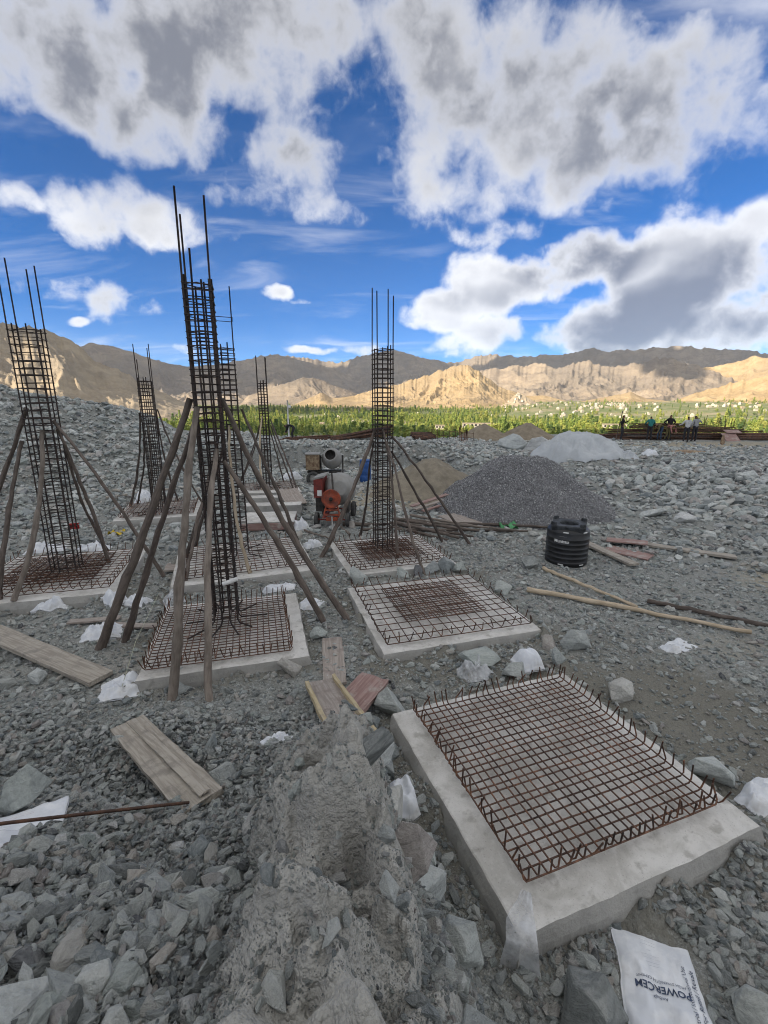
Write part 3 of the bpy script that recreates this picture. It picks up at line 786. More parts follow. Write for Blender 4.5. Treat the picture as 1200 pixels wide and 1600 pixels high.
# ------------------------------------------------------------------ reinforcement mats
def bar_mesh(L, hook, r, seed, bend=.006, lean=None):
    rnd = random.Random(seed)
    l0, l1 = (lean or (rnd.uniform(-.05, .06), rnd.uniform(-.05, .06)))
    s0, s1 = rnd.uniform(-.06, .06), rnd.uniform(-.06, .06)
    pts = []
    if hook: pts += [(-L / 2 + l0 - .0, s0, hook * rnd.uniform(.85, 1.12)), (-L / 2 - .004, s0 * .2, .035), (-L / 2 + .02, 0, 0)]
    else: pts += [(-L / 2, 0, 0)]
    for i in range(1, 6):
        t = i / 6 - .5
        pts.append((t * L, rnd.uniform(-bend, bend), rnd.uniform(-bend * .4, bend * .4)))
    if hook: pts += [(L / 2 - .02, 0, 0), (L / 2 + .004, s1 * .2, .035), (L / 2 - l1, s1, hook * rnd.uniform(.85, 1.12))]
    else: pts += [(L / 2, 0, 0)]
    return MB().tube(pts, r, 5, smooth=True).mesh('bar', MAT['rebar'])
def rebar_mat(slab, w, d, nx, ny, hook, r, label, z=.05, off=(0, 0), seed=1, drot=0.0):
    cx, cy, yaw, wd, dp, tz = SLABS[slab]
    c, s = math.cos(R(yaw)), math.sin(R(yaw))
    root = empty('rebar_mat', (cx + off[0] * c - off[1] * s, cy + off[0] * s + off[1] * c, tz), R(yaw + drot))
    tag(root, label, 'rebar mat', 'rebar mats on the footings')
    A = [bar_mesh(w, hook, r, seed + i) for i in range(7)]
    B = [bar_mesh(d, hook * .95, r, seed + 50 + i) for i in range(7)]
    rnd = random.Random(seed)
    for i in range(ny):
        y = (i / (ny - 1) - .5) * (d - .03)
        link('bar', A[rnd.randrange(7)], root, (rnd.uniform(-.01, .01), y + rnd.uniform(-.013, .013), z), (0, 0, rnd.choice((0, math.pi)) + rnd.uniform(-.008, .008)))
    for i in range(nx):
        x = (i / (nx - 1) - .5) * (w - .03)
        link('bar', B[rnd.randrange(7)], root, (x + rnd.uniform(-.013, .013), rnd.uniform(-.015, .015), z + 2 * r), (0, 0, rnd.choice((.5, -.5)) * math.pi + rnd.uniform(-.008, .008)))
    return root
rebar_mat('near', 2.02, 2.05, 24, 25, .185, .0078, 'close-spaced rusty rebar mat with upturned ends on the nearest footing', off=(.02, .06), seed=10)
rebar_mat('middle', 2.42, 2.22, 15, 12, .15, .008, 'open wide-spaced rebar mat with upturned ends on the columnless middle footing', seed=20)
rebar_mat('middle', 1.42, 1.36, 19, 18, 0, .007, 'small dense inner rebar mat lying in the middle of the open mat', z=.10, off=(-.03, .1), seed=30, drot=2)
rebar_mat('main', 1.92, 1.95, 22, 24, .17, .0075, 'dense rusty rebar mat at the foot of the tallest rebar column', off=(-.08, -.03), seed=40)
rebar_mat('second', 2.45, 2.2, 17, 15, .16, .008, 'rebar mat on the footing behind the tallest column, open spacing', off=(.05, .05), seed=50)
rebar_mat('left', 2.5, 2.45, 17, 15, .16, .008, 'wide rebar mat with upturned ends under the leftmost rebar column', seed=60)
rebar_mat('left', 1.7, 1.6, 21, 20, 0, .008, 'dense brown inner mat round the foot of the leftmost rebar column', z=.10, seed=65)
rebar_mat('centre', 2.2, 2.1, 17, 14, .16, .008, 'rebar mat under the upright column left of the grey gravel heap', seed=70)
rebar_mat('centre', 1.35, 1.25, 18, 16, 0, .008, 'dense inner mat round the foot of the upright column left of the gravel heap', z=.10, seed=75)
rebar_mat('farleft', 2.1, 2.1, 18, 14, .14, .009, 'distant rebar mat below the left scree bank', seed=80)
rebar_mat('farback', 2.1, 2.1, 14, 12, .14, .009, 'farthest rebar mat beyond the stepped concrete blocks', seed=90)

# ------------------------------------------------------------------ column cages
def cage(pos, yaw, wx, wy, ztop, longs, label, seed, nst, r=.011, rs=.006, extra=(), lean=(0, 0)):
    """bars stand on the mat at pos; stirrups every step; longs gives the height of each tall bar"""
    rnd = random.Random(seed)
    root = empty('rebar_column', (pos[0], pos[1], .27), R(yaw))
    tag(root, label, 'rebar column', 'upright rebar columns', 'thing')
    hx, hy = wx / 2, wy / 2
    spots = [(-hx, -hy), (hx, -hy), (hx, hy), (-hx, hy), (-hx * .33, -hy), (hx * .33, -hy), (-hx * .33, hy), (hx * .33, hy), (-hx, 0), (hx, 0)]
    for i, (x, y) in enumerate(spots):
        top = longs.get(i, ztop + rnd.uniform(-.02, .12))
        foot = Vector((x, y, 0)).normalized() * rnd.uniform(.3, .55) if (x or y) else Vector()
        pts = [(x + foot.x, y + foot.y, .0), (x + foot.x * .12, y + foot.y * .12, .01), (x, y, .07)]
        for k in range(1, 6):
            z = top * k / 5
            pts.append((x + lean[0] * z + rnd.uniform(-.006, .006), y + lean[1] * z + rnd.uniform(-.006, .006), z))
        MB().tube(pts, r, 5).build('vertical_bar', MAT['rebar_column'], root)
    def ring(a, b, rr=rs, z=0): return [(-a, -b, z), (a, -b, z), (a, b, z), (-a, b, z)]
    e = r + rs * .6
    v1 = MB().tube(ring(hx + e, hy + e), rs, 4, closed=True, smooth=False)
    v2 = MB().tube(ring(hx + e, hy + e), rs, 4, closed=True, smooth=False)
    v2.tube([(-hx - e, 0, .012), (0, -hy - e, .012), (hx + e, 0, .012), (0, hy + e, .012)], rs, 4, closed=True, smooth=False)
    v3 = MB().tube(ring(hx + e, hy + e), rs, 4, closed=True, smooth=False)
    v3.tube(ring(hx * .33 + e, hy + e, z=.012), rs, 4, closed=True, smooth=False)
    M = [v.mesh('stirrup', MAT['rebar_column']) for v in (v1, v2, v3)]
    for i in range(nst):
        t = i / (nst - 1)
        z = .12 + (ztop - .16) * (t ** .92)
        me = M[1] if i % 2 else M[rnd.choice((0, 2))]
        link('stirrup', me, root, (lean[0] * z, lean[1] * z, z + rnd.uniform(-.012, .012)), (rnd.uniform(-.035, .035), rnd.uniform(-.035, .035), 0))
    for z in extra:
        link('stirrup', M[0], root, (lean[0] * z, lean[1] * z, z), (rnd.uniform(-.06, .06), rnd.uniform(-.06, .06), 0))
    return root
cage((-2.53, 6.82), 15.5, .345, .345, 4.98, {0: 6.05, 3: 5.85, 1: 5.98, 4: 5.35}, 'tallest rebar column, nearest of those standing, in front of a shorter twin', 1, 46, r=.014, rs=.007)
cage((-3.34, 10.15), 18, .385, .385, 4.5, {0: 5.75, 1: 5.55, 2: 5.72}, 'rebar column close behind the tallest one, partly hidden by it', 2, 40, r=.013, rs=.007, extra=(5.05,))
cage((-6.52, 8.95), 15.5, .44, .38, 4.68, {0: 5.70, 3: 5.90, 1: 5.65, 2: 5.80}, 'rebar column at the far left of the picture', 3, 34, r=.013, rs=.007)
cage((-0.03, 10.55), 17.5, .36, .36, 4.52, {0: 5.62, 3: 5.75, 1: 5.55, 2: 5.75}, 'slim straight rebar column standing alone left of the gravel heap', 4, 42, r=.013, rs=.007)
cage((-7.12, 14.25), 18, .36, .36, 4.0, {0: 5.0, 3: 4.6, 1: 4.9, 2: 5.05}, 'distant rebar column in front of the left scree bank', 5, 36, r=.013, rs=.007)
cage((-4.75, 18.60), 18, .34, .34, 4.1, {0: 5.05, 3: 5.1, 1: 5.0, 2: 5.05}, 'farthest and smallest looking rebar column, left of the cement mixers', 6, 36, r=.014, rs=.008)

# ------------------------------------------------------------------ timber poles
def pole(b, t, rad, label, mat='bark', seed=0, group=None, name='timber_prop', bow=.034, cat='pole', flat=False):
    rnd = random.Random(seed)
    b = Vector(b); t = Vector(t)
    ax = (t - b); L = ax.length
    s = ax.cross(Vector((0, 0, 1)))
    s = s.normalized() if s.length > 1e-3 else Vector((1, 0, 0))
    u = s.cross(ax).normalized()
    n = 16
    kb, ku = rnd.uniform(-bow, bow) * L, rnd.uniform(-bow, bow) * L * (.15 if flat else 1)
    kb2 = rnd.uniform(-bow, bow) * L * .22
    pts = []; rr = []
    for i in range(n + 1):
        q = i / n
        w = 4 * q * (1 - q)
        p = b + ax * q + s * (kb * w + kb2 * math.sin(q * math.pi * 2) + rnd.uniform(-.013, .013)) + u * (ku * w + rnd.uniform(-.012, .012))
        pts.append(p - b)
        k = 1 - .38 * q
        rr.append(rad * k * (1 + rnd.uniform(-.08, .08) + (.22 if rnd.random() < .12 else 0)))
    # local frame with z along the pole so that bark runs lengthwise
    Q = ax.normalized().to_track_quat('Z', 'Y')
    Qi = Q.inverted()
    o = MB().tube([Qi @ p for p in pts], rr, 9, rnd=.05).build(name, MAT[mat], loc=b)
    o.rotation_euler = Q.to_euler()
    tag(o, label, cat, group)
    return o
PR = 'timber props round the rebar columns'
def props(lst, base_seed):
    for i, (b, t, rad, mat, lab) in enumerate(lst):
        rad = rad * .68
        bz = max(gz(b[0], b[1]) - .04, -.05)
        on = slab_dist(np.array([b[0]]), np.array([b[1]]))[0] <= .0
        if on: bz = .2
        pole((b[0], b[1], bz), t, rad, lab, mat, base_seed + i, PR)
props([((-4.34, 6.33), (-2.71, 6.64, 3.72), .105, 'bark', 'long thick bent prop reaching far left from the tallest column, outermost'),
       ((-4.10, 6.58), (-2.73, 6.90, 3.52), .075, 'bark_dark', 'dark straight prop just right of the long bent one, leaning on the tallest column'),
       ((-2.67, 5.07), (-2.60, 6.54, 3.60), .092, 'bark_pale', 'thick pale prop standing in front of the tallest column, left of two'),
       ((-2.19, 5.04), (-2.38, 6.56, 3.02), .078, 'bark_pale', 'pale slender prop standing in front of the tallest column, right of two'),
       ((-0.99, 7.09), (-2.32, 6.68, 2.84), .080, 'bark', 'prop with dark sawn top leaning right of the tallest column, lower of two'),
       ((-0.60, 7.14), (-2.36, 6.90, 3.72), .084, 'bark', 'longest prop slanting down to the right from the tallest column')], 10)
props([((-4.53, 9.99), (-3.60, 10.15, 2.95), .07, 'bark_dark', 'short prop left of the second rebar column, upper of the ones on its footing'),
       ((-3.96, 8.60), (-3.55, 9.92, 2.83), .055, 'bark', 'thin prop left of the second rebar column, its foot on the footing edge'),
       ((-2.79, 9.00), (-3.30, 9.95, 3.17), .058, 'pole_peeled', 'pale peeled prop in front of the second rebar column'),
       ((-1.87, 10.08), (-3.10, 10.28, 3.50), .066, 'bark', 'prop leaning right of the second rebar column, beside the flat pale panel'),
       ((-4.77, 11.01), (-3.62, 10.42, 2.64), .066, 'bark_dark', 'hindmost left prop of the second rebar column')], 30)
props([((-9.14, 9.36), (-6.82, 9.0, 3.55), .085, 'bark', 'thick bent prop leaving the picture at the left edge'),
       ((-6.94, 7.70), (-6.84, 8.76, 2.95), .072, 'bark', 'leftmost upright prop in front of the leftmost rebar column'),
       ((-6.63, 7.65), (-6.36, 8.68, 3.15), .078, 'bark_pale', 'paler upright prop in front of the leftmost rebar column'),
       ((-6.08, 9.63), (-6.26, 8.96, 3.17), .066, 'bark', 'steep prop right of the leftmost column with its foot on the mesh'),
       ((-6.69, 10.76), (-6.34, 9.20, 2.9), .05, 'bark_dark', 'thin prop behind the leftmost rebar column'),
       ((-4.70, 9.29), (-6.28, 8.92, 3.32), .062, 'bark', 'long thin prop slanting right from the leftmost column past its footing')], 50)
props([((-1.48, 10.30), (-0.20, 10.48, 3.04), .082, 'bark', 'thick prop left of the slim lone column, in front of the red mixer'),
       ((-0.67, 12.10), (-0.24, 10.78, 2.78), .05, 'bark_dark', 'thin dark prop behind left of the slim lone column'),
       ((2.22, 11.26), (0.18, 10.62, 2.90), .058, 'bark_dark', 'outermost prop right of the slim lone column'),
       ((1.56, 11.53), (0.18, 10.75, 2.55), .056, 'bark_dark', 'inner prop right of the slim lone column'),
       ((0.32, 9.95), (-0.02, 10.32, 3.08), .048, 'bark', 'upright thin prop in front of the slim lone column'),
       ((0.86, 9.18), (0.06, 10.33, 2.80), .05, 'bark', 'front prop of the slim lone column with its foot by the row of stones')], 70)
props([((-8.59, 15.22), (-7.38, 14.22, 3.33), .06, 'bark_dark', 'left dark prop of the distant column below the scree bank'),
       ((-8.62, 15.60), (-7.36, 14.30, 3.04), .05, 'bark_dark', 'second dark prop of the distant column below the scree bank'),
       ((-7.57, 14.69), (-7.05, 14.02, 2.96), .06, 'bark_pale', 'pale upright prop of the distant column below the scree bank'),
       ((-7.38, 16.20), (-6.95, 14.42, 3.42), .05, 'bark_dark', 'inner right prop of the distant column below the scree bank'),
       ((-6.10, 15.40), (-6.92, 14.40, 3.42), .05, 'bark', 'outer right prop of the distant column below the scree bank')], 90)
props([((-3.33, 17.54), (-4.50, 18.55, 2.96), .06, 'bark_dark', 'outer right prop of the farthest column'),
       ((-3.65, 18.29), (-4.50, 18.60, 2.72), .05, 'bark_dark', 'second right prop of the farthest column'),
       ((-4.37, 20.00), (-4.61, 18.80, 2.58), .05, 'bark', 'hind prop of the farthest column'),
       ((-4.56, 17.07), (-4.76, 18.36, 3.09), .06, 'pole_peeled', 'pale peeled prop in front of the farthest column'),
       ((-6.40, 20.10), (-4.96, 18.60, 2.71), .05, 'bark', 'left hind prop of the farthest column'),
       ((-5.99, 18.56), (-4.96, 18.60, 2.59), .05, 'bark_dark', 'left prop of the farthest column')], 110)

# poles lying about
def lying(b, t, rad, label, mat, seed, dz=0.0, dz2=None, group=None, name='timber_pole'):
    zb = gz(*b) + rad * .8 + dz; zt = gz(*t) + rad * .6 + (dz if dz2 is None else dz2)
    pole((b[0], b[1], zb), (t[0], t[1], zt), rad, label, mat, seed, group, name, .02, flat=True)
lying((2.73, 8.20), (5.80, 6.62), .05, 'long pale peeled pole on the gravel right of the middle footing', 'pole_peeled', 201, .03)
lying((3.46, 9.44), (4.42, 7.42), .042, 'shorter peeled pole whose end rests by the long pale one', 'pole_peeled', 202, .01, .10)
lying((4.80, 7.78), (6.9, 6.35), .042, 'dark pole lying at the right edge beyond the pale ones', 'bark', 203, .02)
rs = random.Random(5)
for i, (b, t, z) in enumerate([((-.6, 12.6), (3.6, 12.35), .0), ((.2, 13.2), (2.4, 11.85), .02), ((.35, 12.95), (2.0, 11.75), .06), ((.2, 12.75), (1.7, 11.7), .0), ((.5, 13.3), (3.9, 12.0), .12), ((.9, 13.1), (4.7, 12.55), .05), ((.3, 13.5), (2.6, 12.1), .1), ((.8, 13.6), (2.9, 12.3), .16), ((-1.2, 13.1), (1.2, 12.9), .02)]):
    lying(b, t, rs.uniform(.04, .06), 'bark-covered pole in the heap of poles left of the gravel heap', rs.choice(['bark', 'bark_pale', 'bark']), 210 + i, z, group='heap of poles by the gravel')
lying((-.95, 12.1), (-1.3, 13.0), .035, 'pale stick lying in front of the red mixer', 'bark_pale', 230, .02)
lying((-2.2, 12.3), (-1.35, 11.6), .03, 'thin pale rail before the wheels of the red mixer', 'bark_pale', 231, .05)

# ------------------------------------------------------------------ boards, panels
def board(c, L, W, T, yaw, pitch, roll, mat, label, name='plank', cat='plank', group=None, seed=0, warp=.006):
    """a plank with worn, slightly warped edges; x is its length"""
    rnd = random.Random(seed)
    nx, ny = 14, 4
    V = []; 
    for top in (0, 1):
        for i in range(nx + 1):
            for j in range(ny + 1):
                x = (i / nx - .5) * L; y = (j / ny - .5) * W
                if i in (0, nx): x += rnd.uniform(-.012, .012)
                if j in (0, ny): y += rnd.uniform(-.006, .006)
                z = (T / 2 if top else -T / 2) + math.sin(i / nx * 3.1 + seed) * warp + rnd.uniform(-.0015, .0015)
                V.append((x, y, z))
    F = []; s = ny + 1; o2 = (nx + 1) * s
    for i in range(nx):
        for j in range(ny):
            a = i * s + j
            F.append((a, a + 1, a + s + 1, a + s)); F.append((o2 + a, o2 + a + s, o2 + a + s + 1, o2 + a + 1))
    for i in range(nx):
        a = i * s; F.append((a, a + s, o2 + a + s, o2 + a)); a = i * s + ny; F.append((a, o2 + a, o2 + a + s, a + s))
    for j in range(ny):
        a = j; F.append((a, o2 + a, o2 + a + 1, a + 1)); a = nx * s + j; F.append((a, a + 1, o2 + a + 1, o2 + a))
    me = bpy.data.meshes.new(name); me.from_pydata(V, [], F); me.materials.append(MAT[mat]); me.update()
    o = link(name, me, loc=c)
    o.rotation_euler = (Matrix.Rotation(yaw, 3, 'Z') @ Matrix.Rotation(-pitch, 3, 'Y') @ Matrix.Rotation(roll, 3, 'X')).to_euler()
    if label: tag(o, label, cat, group)
    return o
def board_between(a, b, W, T, mat, label, seed=0, name='plank', cat='plank', lift=None, ext=0., group=None):
    """plank whose centre line runs from a to b (x, y, z of its underside)"""
    a = Vector(a); b = Vector(b); d = b - a
    c = (a + b) / 2 + Vector((0, 0, T / 2))
    return board(c, d.length + ext, W, T, math.atan2(d.y, d.x), math.atan2(d.z, math.hypot(d.x, d.y)), 0, mat, label, name, cat, group, seed)
g3 = lambda x, y, dz=0.: (x, y, gz(x, y) + dz)
board_between(g3(-7.0, 7.05, .06), g3(-3.75, 5.42, .05), .33, .06, 'board', 'long mud-caked plank at the left edge in front of the leftmost footing', 1)
board_between((-2.80, 4.34, gz(-2.80, 4.34) + .04), (-1.42, 2.98, gz(-1.42, 2.98) + .03), .34, .05, 'board', 'muddy wide board with raised strip, leaning over the stones at lower left', 2)
bb = board_between((-2.78, 4.37, gz(-2.80, 4.34) + .093), (-1.42, 3.03, gz(-1.42, 2.98) + .083), .09, .014, 'board', None, 12, name='board_strip')
par = [o for o in bpy.data.objects if o.get('label', '').startswith('muddy wide board')][0]
bpy.context.view_layer.update(); bb.parent = par; bb.matrix_parent_inverse = par.matrix_world.inverted()
board_between(g3(6.05, 11.25, .06), g3(8.15, 10.12, .05), .24, .05, 'board', 'long grey plank on the gravel right of the black tank', 3)
board_between(g3(5.10, 11.2, .05), g3(5.50, 9.55, .05), .24, .05, 'board', 'short weathered plank beside the black tank', 4)
board_between(g3(5.5, 10.85, .03), g3(6.2, 10.15, .03), .5, .03, 'ply_red', 'faded red shuttering panel lying between planks right of the tank', 5, 'shuttering_panel', 'panel')
board_between(g3(5.7, 11.3, .10), g3(6.5, 10.85, .10), .35, .03, 'ply_red', 'red framed panel partly under the long grey plank by the tank', 6, 'shuttering_panel', 'panel')
board_between((-.80, 6.45, gz(-.8, 6.45) + .02), (-.64, 5.30, gz(-.64, 5.3) + .03), .30, .03, 'ply_brown', 'brown ply strip on the soil between the main and middle footings', 7)
board_between((-.78, 6.30, .07), (-.55, 6.48, .07), .28, .025, 'ply_brown', 'small square offcut of ply on top of the brown ply strip', 8, 'ply_offcut', 'panel')
board_between((-.12, 5.35, gz(-.12, 5.35) + .07), (-.52, 4.52, gz(-.5, 4.5) + .10), .40, .05, 'ply_red', 'red-faced shuttering panel beside the timber-edged tray', 9, 'shuttering_panel', 'panel')
def tray():
    a = Vector((-.83, 5.28, gz(-.83, 5.28) + .09)); b = Vector((-.24, 3.55, gz(-.24, 3.55) + .06))
    d = b - a
    root = empty('timber_tray', (a + b) / 2, math.atan2(d.y, d.x))
    root.rotation_euler = (0, -math.atan2(d.z, math.hypot(d.x, d.y)), math.atan2(d.y, d.x))
    tag(root, 'timber-edged ply tray with two yellow side battens, below the middle footing', 'tray')
    o = board((0, 0, 0), d.length, .36, .02, 0, 0, 0, 'ply_brown', None, 'tray_floor', seed=21); o.parent = root
    for s in (-1, 1):
        o = board((0, s * .185, .035), d.length * (1.02 if s > 0 else .80), .045, .07, 0, 0, 0, 'board_yellow', None, 'side_batten', seed=22 + s, warp=.012); o.parent = root
        if s < 0: o.location.x = -.06
tray()
board_between((2.0, 13.9, .22), (2.55, 12.95, .14), .8, .04, 'ply_brown', 'pale square panel leaning by the pole heap and gravel heap', 31, 'shuttering_panel', 'panel')
for i, (a, b, w) in enumerate([((.9, 14.9, .25), (2.2, 15.7, .5), .2), ((1.0, 14.6, .22), (2.4, 15.5, .45), .16), ((1.25, 14.5, .2), (2.5, 15.1, .42), .14)]):
    board_between(a, b, w, .04, 'ply_red' if i != 1 else 'ply_brown', ['reddish plank propped on the brown sand heap, hindmost', 'brown plank between two reddish ones on the sand heap', 'reddish plank nearest the gravel heap'][i], 40 + i)
for i, (a, b, w, lab) in enumerate([((-9.8, 15.9, .25), (-7.8, 17.0, .3), .22, 'pale board among debris behind the distant left column'), ((-9.9, 16.6, .3), (-7.4, 16.2, .25), .18, 'grey board lying behind the distant left column'), ((-6.4, 17.0, .1), (-5.2, 17.3, .1), .2, 'board left of the farthest column')]):
    board_between(g3(a[0], a[1], .08), g3(b[0], b[1], .08), w, .05, 'board', lab, 50 + i)
board_between(g3(-4.9, 9.75, .06), g3(-4.35, 9.9, .06), .5, .04, 'ply_brown', 'pinkish board in the gap between left and second footings', 55, 'ply_offcut', 'panel')
for i, (x, y, yw, lab) in enumerate([(-4.9, 7.15, .2, 'thin board under crumpled sacks left of the tallest column'), (-4.15, 7.0, -.1, 'small board among stones left of the tallest column')]):
    board((x, y, gz(x, y) + .07), .8, .14, .03, yw, 0, 0, 'ply_brown', lab, seed=60 + i)

# stepped concrete blocks and the pale panel in front of the farthest column
def block(c, size, yaw, label, mat='concrete', name='concrete_block', cat='block', seed=0):
    bm = bmesh.new(); bmesh.ops.create_cube(bm, size=1)
    for v in bm.verts: v.co = Vector((v.co.x * size[0], v.co.y * size[1], v.co.z * size[2]))
    bmesh.ops.bevel(bm, geom=bm.edges[:], offset=.012, segments=1, affect='EDGES')
    bmesh.ops.subdivide_edges(bm, edges=[e for e in bm.edges if e.calc_length() > .3], cuts=5, use_grid_fill=True)
    rnd = random.Random(seed)
    for v in bm.verts: v.co += Vector((rnd.uniform(-1, 1), rnd.uniform(-1, 1), rnd.uniform(-1, 1))) * .006
    me = bpy.data.meshes.new(name); bm.to_mesh(me); bm.free(); me.materials.append(MAT[mat])
    o = link(name, me, loc=c, rot=(0, 0, yaw))
    if label: tag(o, label, cat)
    return o
rt = empty('formwork_panel', (-3.35, 13.0, 0), R(6)); tag(rt, 'flat pale panel with dark red edge boards behind the second column', 'formwork')
o = block((0, .1, .36), (1.5, 1.25, .03), 0, None, 'concrete', 'panel_top', seed=1); o.parent = rt
o = block((0, -.51, .24), (1.45, .05, .2), 0, None, 'ply_red', 'edge_board', seed=2); o.parent = rt
o = block((.72, .1, .24), (.05, 1.1, .2), 0, None, 'ply_red', 'edge_board', seed=3); o.parent = rt
o = block((-.1, .1, .12), (1.2, .9, .3), 0, None, 'concrete', 'support_block', seed=4); o.parent = rt
block((-3.6, 14.6, .2), (1.8, .5, .45), R(6), 'low concrete block just behind the flat pale panel', seed=5)
block((-3.9, 15.6, .22), (1.7, .45, .5), R(8), 'concrete step in the middle of the stepped blocks', seed=6)
block((-4.3, 16.7, .2), (1.8, .5, .45), R(8), 'hindmost concrete step in front of the farthest footing', seed=7)
board_between((-3.4, 15.95, .62), (-2.9, 15.0, .30), .7, .04, 'ply_brown', 'dark board tilted over the end of the concrete steps', 71)
# ------------------------------------------------------------------ heaps and the tarpaulin
def heap(name, c, rx, ry, h, mat, label, seed, flat=.0, power=1.0, rough=.06, n=64, m=26, cat='heap', folds=0.0, skew=(0, 0)):
    cx, cy = c
    V = []
    A = np.linspace(0, 2 * np.pi, n, endpoint=False); S = np.linspace(0, 1, m)
    AA, SS = np.meshgrid(A, S, indexing='ij')
    edge = 1 + fbm(np.cos(AA) * 1.6 + seed, np.sin(AA) * 1.6, seed, 3) * .28
    X = np.cos(AA) * rx * SS * edge; Y = np.sin(AA) * ry * SS * edge
    t = np.clip((1 - SS) / (1 - flat), 0, 1)
    prof = np.where(t < 1, t ** power, 1)
    prof = prof - .10 * np.exp(-((SS) / .22) ** 2) * (flat == 0)
    ground = terrain(X + cx, Y + cy)
    z0 = gz(cx, cy)
    Z = np.minimum(ground, z0 + .4) * (1 - prof) + (z0) * prof + h * prof + fbm(X * 1.5 + seed, Y * 1.5, seed + 2, 5, .55) * rough * np.clip(t * 5, 0, 1)
    if folds:
        rr = ridged(X * 1.3 + fbm(X, Y, seed + 6, 3), Y * .9 + seed, seed + 7, 4, .55)
        rad = ridged(AA * 2.6 + seed, SS * 1.3, seed + 11, 3, .5)
        Z = Z + (rr - .55) * folds * np.clip(t * 3, .15, 1) + (rad - .6) * folds * 1.1 * np.clip(4 * t * (1 - t), 0, 1)
        X = X + (rad - .6) * folds * .6 * np.cos(AA) * np.clip(1 - t, 0, 1)
    Z = Z - .10 * (SS > .97) * (0 if folds else 1) + (.02 if folds else 0)
    V = np.stack([X, Y, Z - z0], -1).reshape(-1, 3)
    me = np_mesh(name, V, grid_faces(n, m, True)[:, ::-1], MAT[mat], True)
    o = link(name, me, loc=(cx, cy, z0))
    tag(o, label, cat)
    return o, X + cx, Y + cy, Z
gh, GX, GY, GZ_ = heap('gravel_heap', (4.6, 15.35), 2.85, 2.7, 1.72, 'agg_base', 'large heap of grey crushed gravel behind the black tank', 5, flat=.26, power=1.0, rough=.24, n=90, m=36)
heap('sand_heap', (1.9, 18.3), 2.7, 2.2, 1.30, 'sand', 'brown sand heap between the slim column and the grey gravel heap', 8, flat=.1, rough=.16, n=80, m=34)
heap('sand_heap', (7.15, 33.3), 1.95, 1.8, 1.22, 'sand_grey', 'distant grey-brown sand cone on the rim, left of two', 12, rough=.06)
heap('sand_heap', (10.3, 33.5), 2.1, 1.9, 1.12, 'sand_grey', 'distant grey-brown sand cone on the rim, right of two', 15, flat=.08, rough=.06)
heap('tarpaulin', (10.0, 23.6), 2.35, 1.9, 1.30, 'tarp', 'big white plastic sheet draped over a mound beyond the gravel heap', 23, flat=.34, power=.72, rough=.12, n=120, m=44, cat='tarpaulin', folds=.30)
heap('tarpaulin', (12.0, 22.6), .75, .5, .55, 'tarp', 'loose corner of white sheeting at the right foot of the covered mound', 27, flat=.1, power=.8, rough=.1, n=70, m=24, cat='tarpaulin', folds=.22)
dk, *_ = heap('brown_debris', (16.2, 24.6), 1.15, .8, .12, 'rust_box', 'flat patch of reddish brown debris on the ground before the workers', 29, rough=.12, power=.6)

# ------------------------------------------------------------------ stones
def hull_mesh(name, seed, mat, flat=.55, n=13, fine=False):
    rnd = random.Random(seed)
    bm = bmesh.new()
    for i in range(n):
        v = Vector((rnd.gauss(0, 1), rnd.gauss(0, 1), rnd.gauss(0, 1))).normalized()
        k = rnd.uniform(.8, 1.0)
        bm.verts.new((v.x * .5 * k, v.y * .5 * k * rnd.uniform(.62, .8), v.z * .5 * k * flat))
    r = bmesh.ops.convex_hull(bm, input=bm.verts[:])
    junk = list({g for g in r['geom_interior'] + r['geom_unused'] if isinstance(g, bmesh.types.BMVert)})
    if junk: bmesh.ops.delete(bm, geom=junk, context='VERTS')
    bmesh.ops.dissolve_limit(bm, angle_limit=R(14), verts=bm.verts[:], edges=bm.edges[:])
    if fine:
        bmesh.ops.bevel(bm, geom=bm.edges[:], offset=.012, segments=1, affect='EDGES')
        bmesh.ops.triangulate(bm, faces=bm.faces[:])
        bmesh.ops.subdivide_edges(bm, edges=[e for e in bm.edges if e.calc_length() > .14], cuts=2, use_grid_fill=True)
        bmesh.ops.triangulate(bm, faces=bm.faces[:])
        co = np.array([v.co[:] for v in bm.verts])
        d = fbm(co[:, 0] * 5 + seed, co[:, 1] * 5 + co[:, 2] * 6, seed, 4, .6) * .03
        for v, q in zip(bm.verts, d): v.co *= 1 + q
    else:
        bmesh.ops.triangulate(bm, faces=bm.faces[:])
    me = bpy.data.meshes.new(name); bm.to_mesh(me); bm.free()
    me.materials.append(MAT[mat])
    return me
BIG = [hull_mesh('rock', 700 + i, 'stone', random.Random(i).uniform(.45, .8), 12 + i % 4, True) for i in range(12)]
SMALL = [hull_mesh('stone', 800 + i, 'stone', random.Random(i + 50).uniform(.38, .75), (10 + i % 4) if i % 2 else 22) for i in range(16)]
GRAIN = [hull_mesh('grain', 900 + i, 'aggregate', .75, 9) for i in range(5)]
